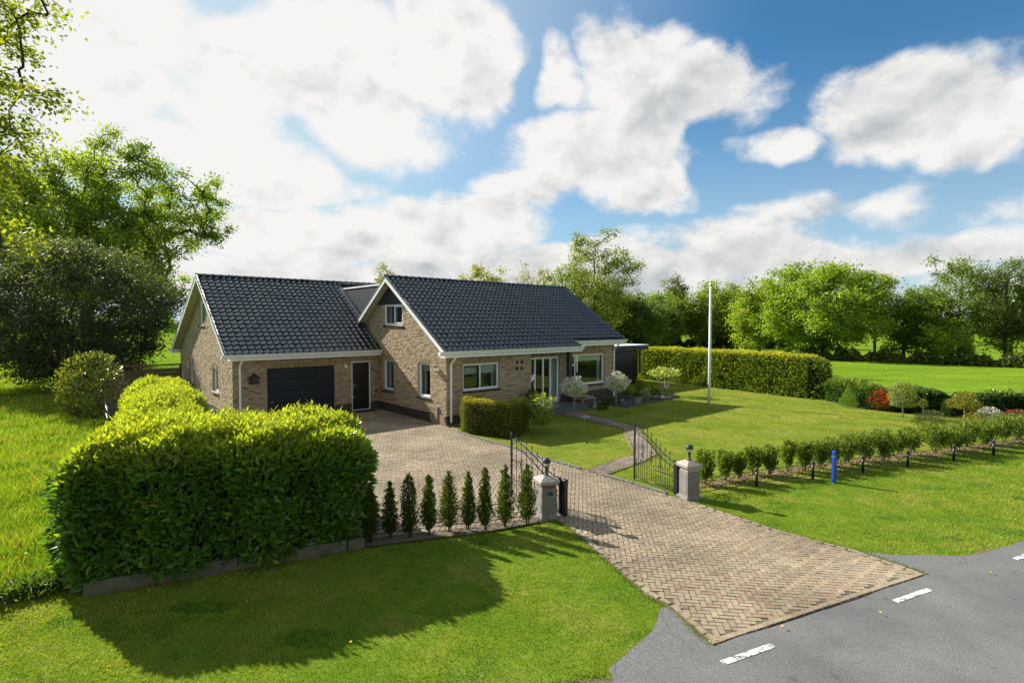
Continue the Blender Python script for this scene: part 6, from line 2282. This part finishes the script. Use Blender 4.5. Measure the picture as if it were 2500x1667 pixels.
def blades(name, poly, dens, h0, h1, w, old, new, label, dmax=1e9, d0=6.0, lean=0.5, cap=400000, excl=EXCL, patch=0.6, z=-0.02, pseed=0):
    xs, ys = [p[0] for p in poly], [p[1] for p in poly]
    x0, x1, y0, y1 = max(min(xs), -60), min(max(xs), 60), max(min(ys), 4.5), min(max(ys), 60)
    out = []
    area = (x1 - x0) * (y1 - y0)
    n = int(min(area * dens, 6e6))
    x = rng.uniform(x0, x1, n)
    y = rng.uniform(y0, y1, n)
    d = np.hypot(x, y)
    keep = (np.abs(x) < y * 1.02 + 1.2) & (rng.random(n) < np.clip((d0 / d) ** 1.5, 0, 1)) & (d < dmax)
    x, y = x[keep], y[keep]
    k = in_poly(x, y, poly)
    for e in excl:
        k &= ~in_poly(x, y, e)
    rd = (x - RQ.x) * RNV.x + (y - RQ.y) * RNV.y
    k &= rd > 0.02 * np.sin(x * 9) + 0.03
    x, y = x[k], y[k]
    n = min(len(x), cap)
    x, y = x[:n], y[:n]
    d = np.hypot(x, y)
    sc_ = np.clip(d / d0, 1, 4) ** 0.75
    P = np.stack([x, y, np.full(n, z)], 1)
    pt = lumps(P, 77 + pseed, 1.0, 0.9) + lumps(P, 78 + pseed, 0.6, 3.1)
    hgt = rng.uniform(h0, h1, n) * (1 + 0.35 * np.clip(pt, -1, 1))
    th = rng.uniform(0, 6.28, n)
    ax = np.stack([np.cos(th) * lean, np.sin(th) * lean, np.ones(n)], 1)
    nr = np.stack([rng.normal(size=n), rng.normal(size=n), np.full(n, 0.5)], 1)
    t = np.clip(0.5 + patch * 0.5 * pt + rng.normal(0, 0.25, n), 0, 1)
    t = np.clip(t + 0.35 * lumps(P, 91 + pseed, 1.0, 8.0), 0, 1)
    col = blend(tint(n, old, 0.42), tint(n, new, 0.35), t)
    dry = rng.random(n) < 0.05 + 0.10 * np.clip(pt, 0, 1)
    col[dry] = tint(dry.sum(), (0.42, 0.34, 0.14), 0.25)
    clover = lumps(P, 55 + pseed, 1.0, 1.7) > 0.75
    col[clover] = tint(clover.sum(), (0.06, 0.145, 0.02), 0.35)
    o = leaves(name, P, ax, nr, hgt, w * sc_, col, M['blade'], None, 'tri')
    return tag(o, label, 'grass', None, 'stuff')


blades('verge_grass', VERGE, 2600, 0.022, 0.055, 0.009, (0.095, 0.190, 0.008), (0.325, 0.345, 0.040), 'short green grass of the roadside verge', d0=7.5, lean=0.7, cap=330000, patch=0.95, excl=EXCL + [YSTRIP, [(-7.0, 8.25), (-6.3, 7.85), (-2.7, 9.45), (-2.6, 9.75)]])
blades('lawn_grass', LAWN, 1500, 0.012, 0.030, 0.011, (0.150, 0.215, 0.012), (0.38, 0.365, 0.055), 'short yellow-green grass of the garden lawn', d0=9.0, lean=0.8, cap=240000, pseed=4, patch=0.8, excl=EXCL + [YSTRIP])
blades('meadow_grass', MEADOW, 1500, 0.07, 0.26, 0.014, (0.105, 0.205, 0.014), (0.28, 0.345, 0.04), 'long lush grass of the meadow', d0=10, lean=0.45, cap=200000, pseed=8, z=-0.035)
# weedy fringe at the meadow edge and yellow wild flowers
n = 420
x = rng.uniform(-12.5, -7.6, n)
y = rng.uniform(7.0, 17.5, n)
k = in_poly(x, y, MEADOW) & (np.abs(x) < y * 1.0 + 0.5) & (np.sin(x * 2.1 + y * 1.3) + rng.normal(0, .5, n) > 0.2)
P = np.stack([x, y, rng.uniform(0.18, 0.32, n)], 1)[k]
o = leaves('yellow_flowers', P, rnd_dir(len(P)), rnd_dir(len(P)) + np.array((0, 0, 2.0)), 0.045, 0.045, tint(len(P), (0.75, 0.50, 0.02), 0.15), M['flower_white'])
tag(o, 'yellow wild flowers scattered through the meadow grass', 'flowers', None, 'stuff')
n = 2600
t_ = rng.random(n)
ex = np.array([(-7.9, 7.0), (-7.25, 7.75), (-6.85, 8.15)])
seg = rng.integers(0, 2, n)
P2 = ex[seg] + (ex[seg + 1] - ex[seg]) * t_[:, None] + rng.normal(0, 0.16, (n, 2))
P = np.stack([P2[:, 0], P2[:, 1], rng.uniform(0.0, 0.16, n)], 1)
o = leaves('weeds', P, rnd_dir(n) + np.array((0, 0, 0.6)), rnd_dir(n) + np.array((0, 0, 0.8)), rng.uniform(0.06, 0.16, n), 0.03, tint(n, (0.07, 0.12, 0.02), 0.4), M['leaf'])
tag(o, 'leafy weeds at the foot of the laurel hedge by the meadow', 'weeds', None, 'stuff')
# fallen leaves and dandelions on the verge
n = 14
P = np.stack([rng.uniform(-4, 10, n), rng.uniform(6.4, 12, n), np.full(n, 0.04)], 1)
k = in_poly(P[:, 0], P[:, 1], VERGE)
for e in EXCL:
    k &= ~in_poly(P[:, 0], P[:, 1], e)
P = P[k]
o = leaves('dandelions', P, rnd_dir(len(P)) * np.array((1, 1, 0.1)), np.tile((0, 0, 1.0), (len(P), 1)), 0.045, 0.045, tint(len(P), (0.80, 0.50, 0.02), 0.1), M['flower_white'])
tag(o, 'a few yellow dandelions in the roadside verge', 'flowers', None, 'stuff')

# ragged grass creeping over the paving edges
fe = []
for bl in (DRIVE[0:8], DRIVE[8:17], KERB, [(-6.2, 7.75), (-2.6, 9.3)], PATH[0:5], PATH[5:10]):
    for a, b in zip(bl[:-1], bl[1:]):
        a, b = np.array(a), np.array(b)
        k_ = int(np.linalg.norm(b - a) * 260)
        t_ = rng.random((k_, 1))
        fe.append(a + (b - a) * t_ + rng.normal(0, 0.035, (k_, 2)))
for s0, s1 in ((-8, -1.5), (9.0, 30)):
    k_ = int((s1 - s0) * 200)
    t_ = rng.uniform(s0, s1, k_)
    fe.append(np.array([road_pt(q, 0.12 + 0.07 * math.sin(q * 2.3) + random.gauss(0, 0.05)) for q in t_]))
fe = np.concatenate(fe)
rd = (fe[:, 0] - RQ.x) * RNV.x + (fe[:, 1] - RQ.y) * RNV.y
fe = fe[rd > 0.03]
fe = fe[(lumps(np.c_[fe, np.zeros(len(fe))], 5, 1.0, 3.0) + rng.normal(0, 0.4, len(fe))) > -0.25]
n = len(fe)
o = leaves('edge_grass', np.c_[fe, np.full(n, -0.01)], np.c_[rng.normal(0, 0.6, (n, 2)), np.ones(n)], rng.normal(size=(n, 3)), rng.uniform(0.03, 0.085, n), 0.011, blend(tint(n, (0.085, 0.165, 0.012), 0.25), tint(n, (0.24, 0.27, 0.04), 0.2), rng.random(n)), M['blade'], None, 'tri')
tag(o, 'ragged tufts of grass along the edges of drive, path and road', 'grass', None, 'stuff')
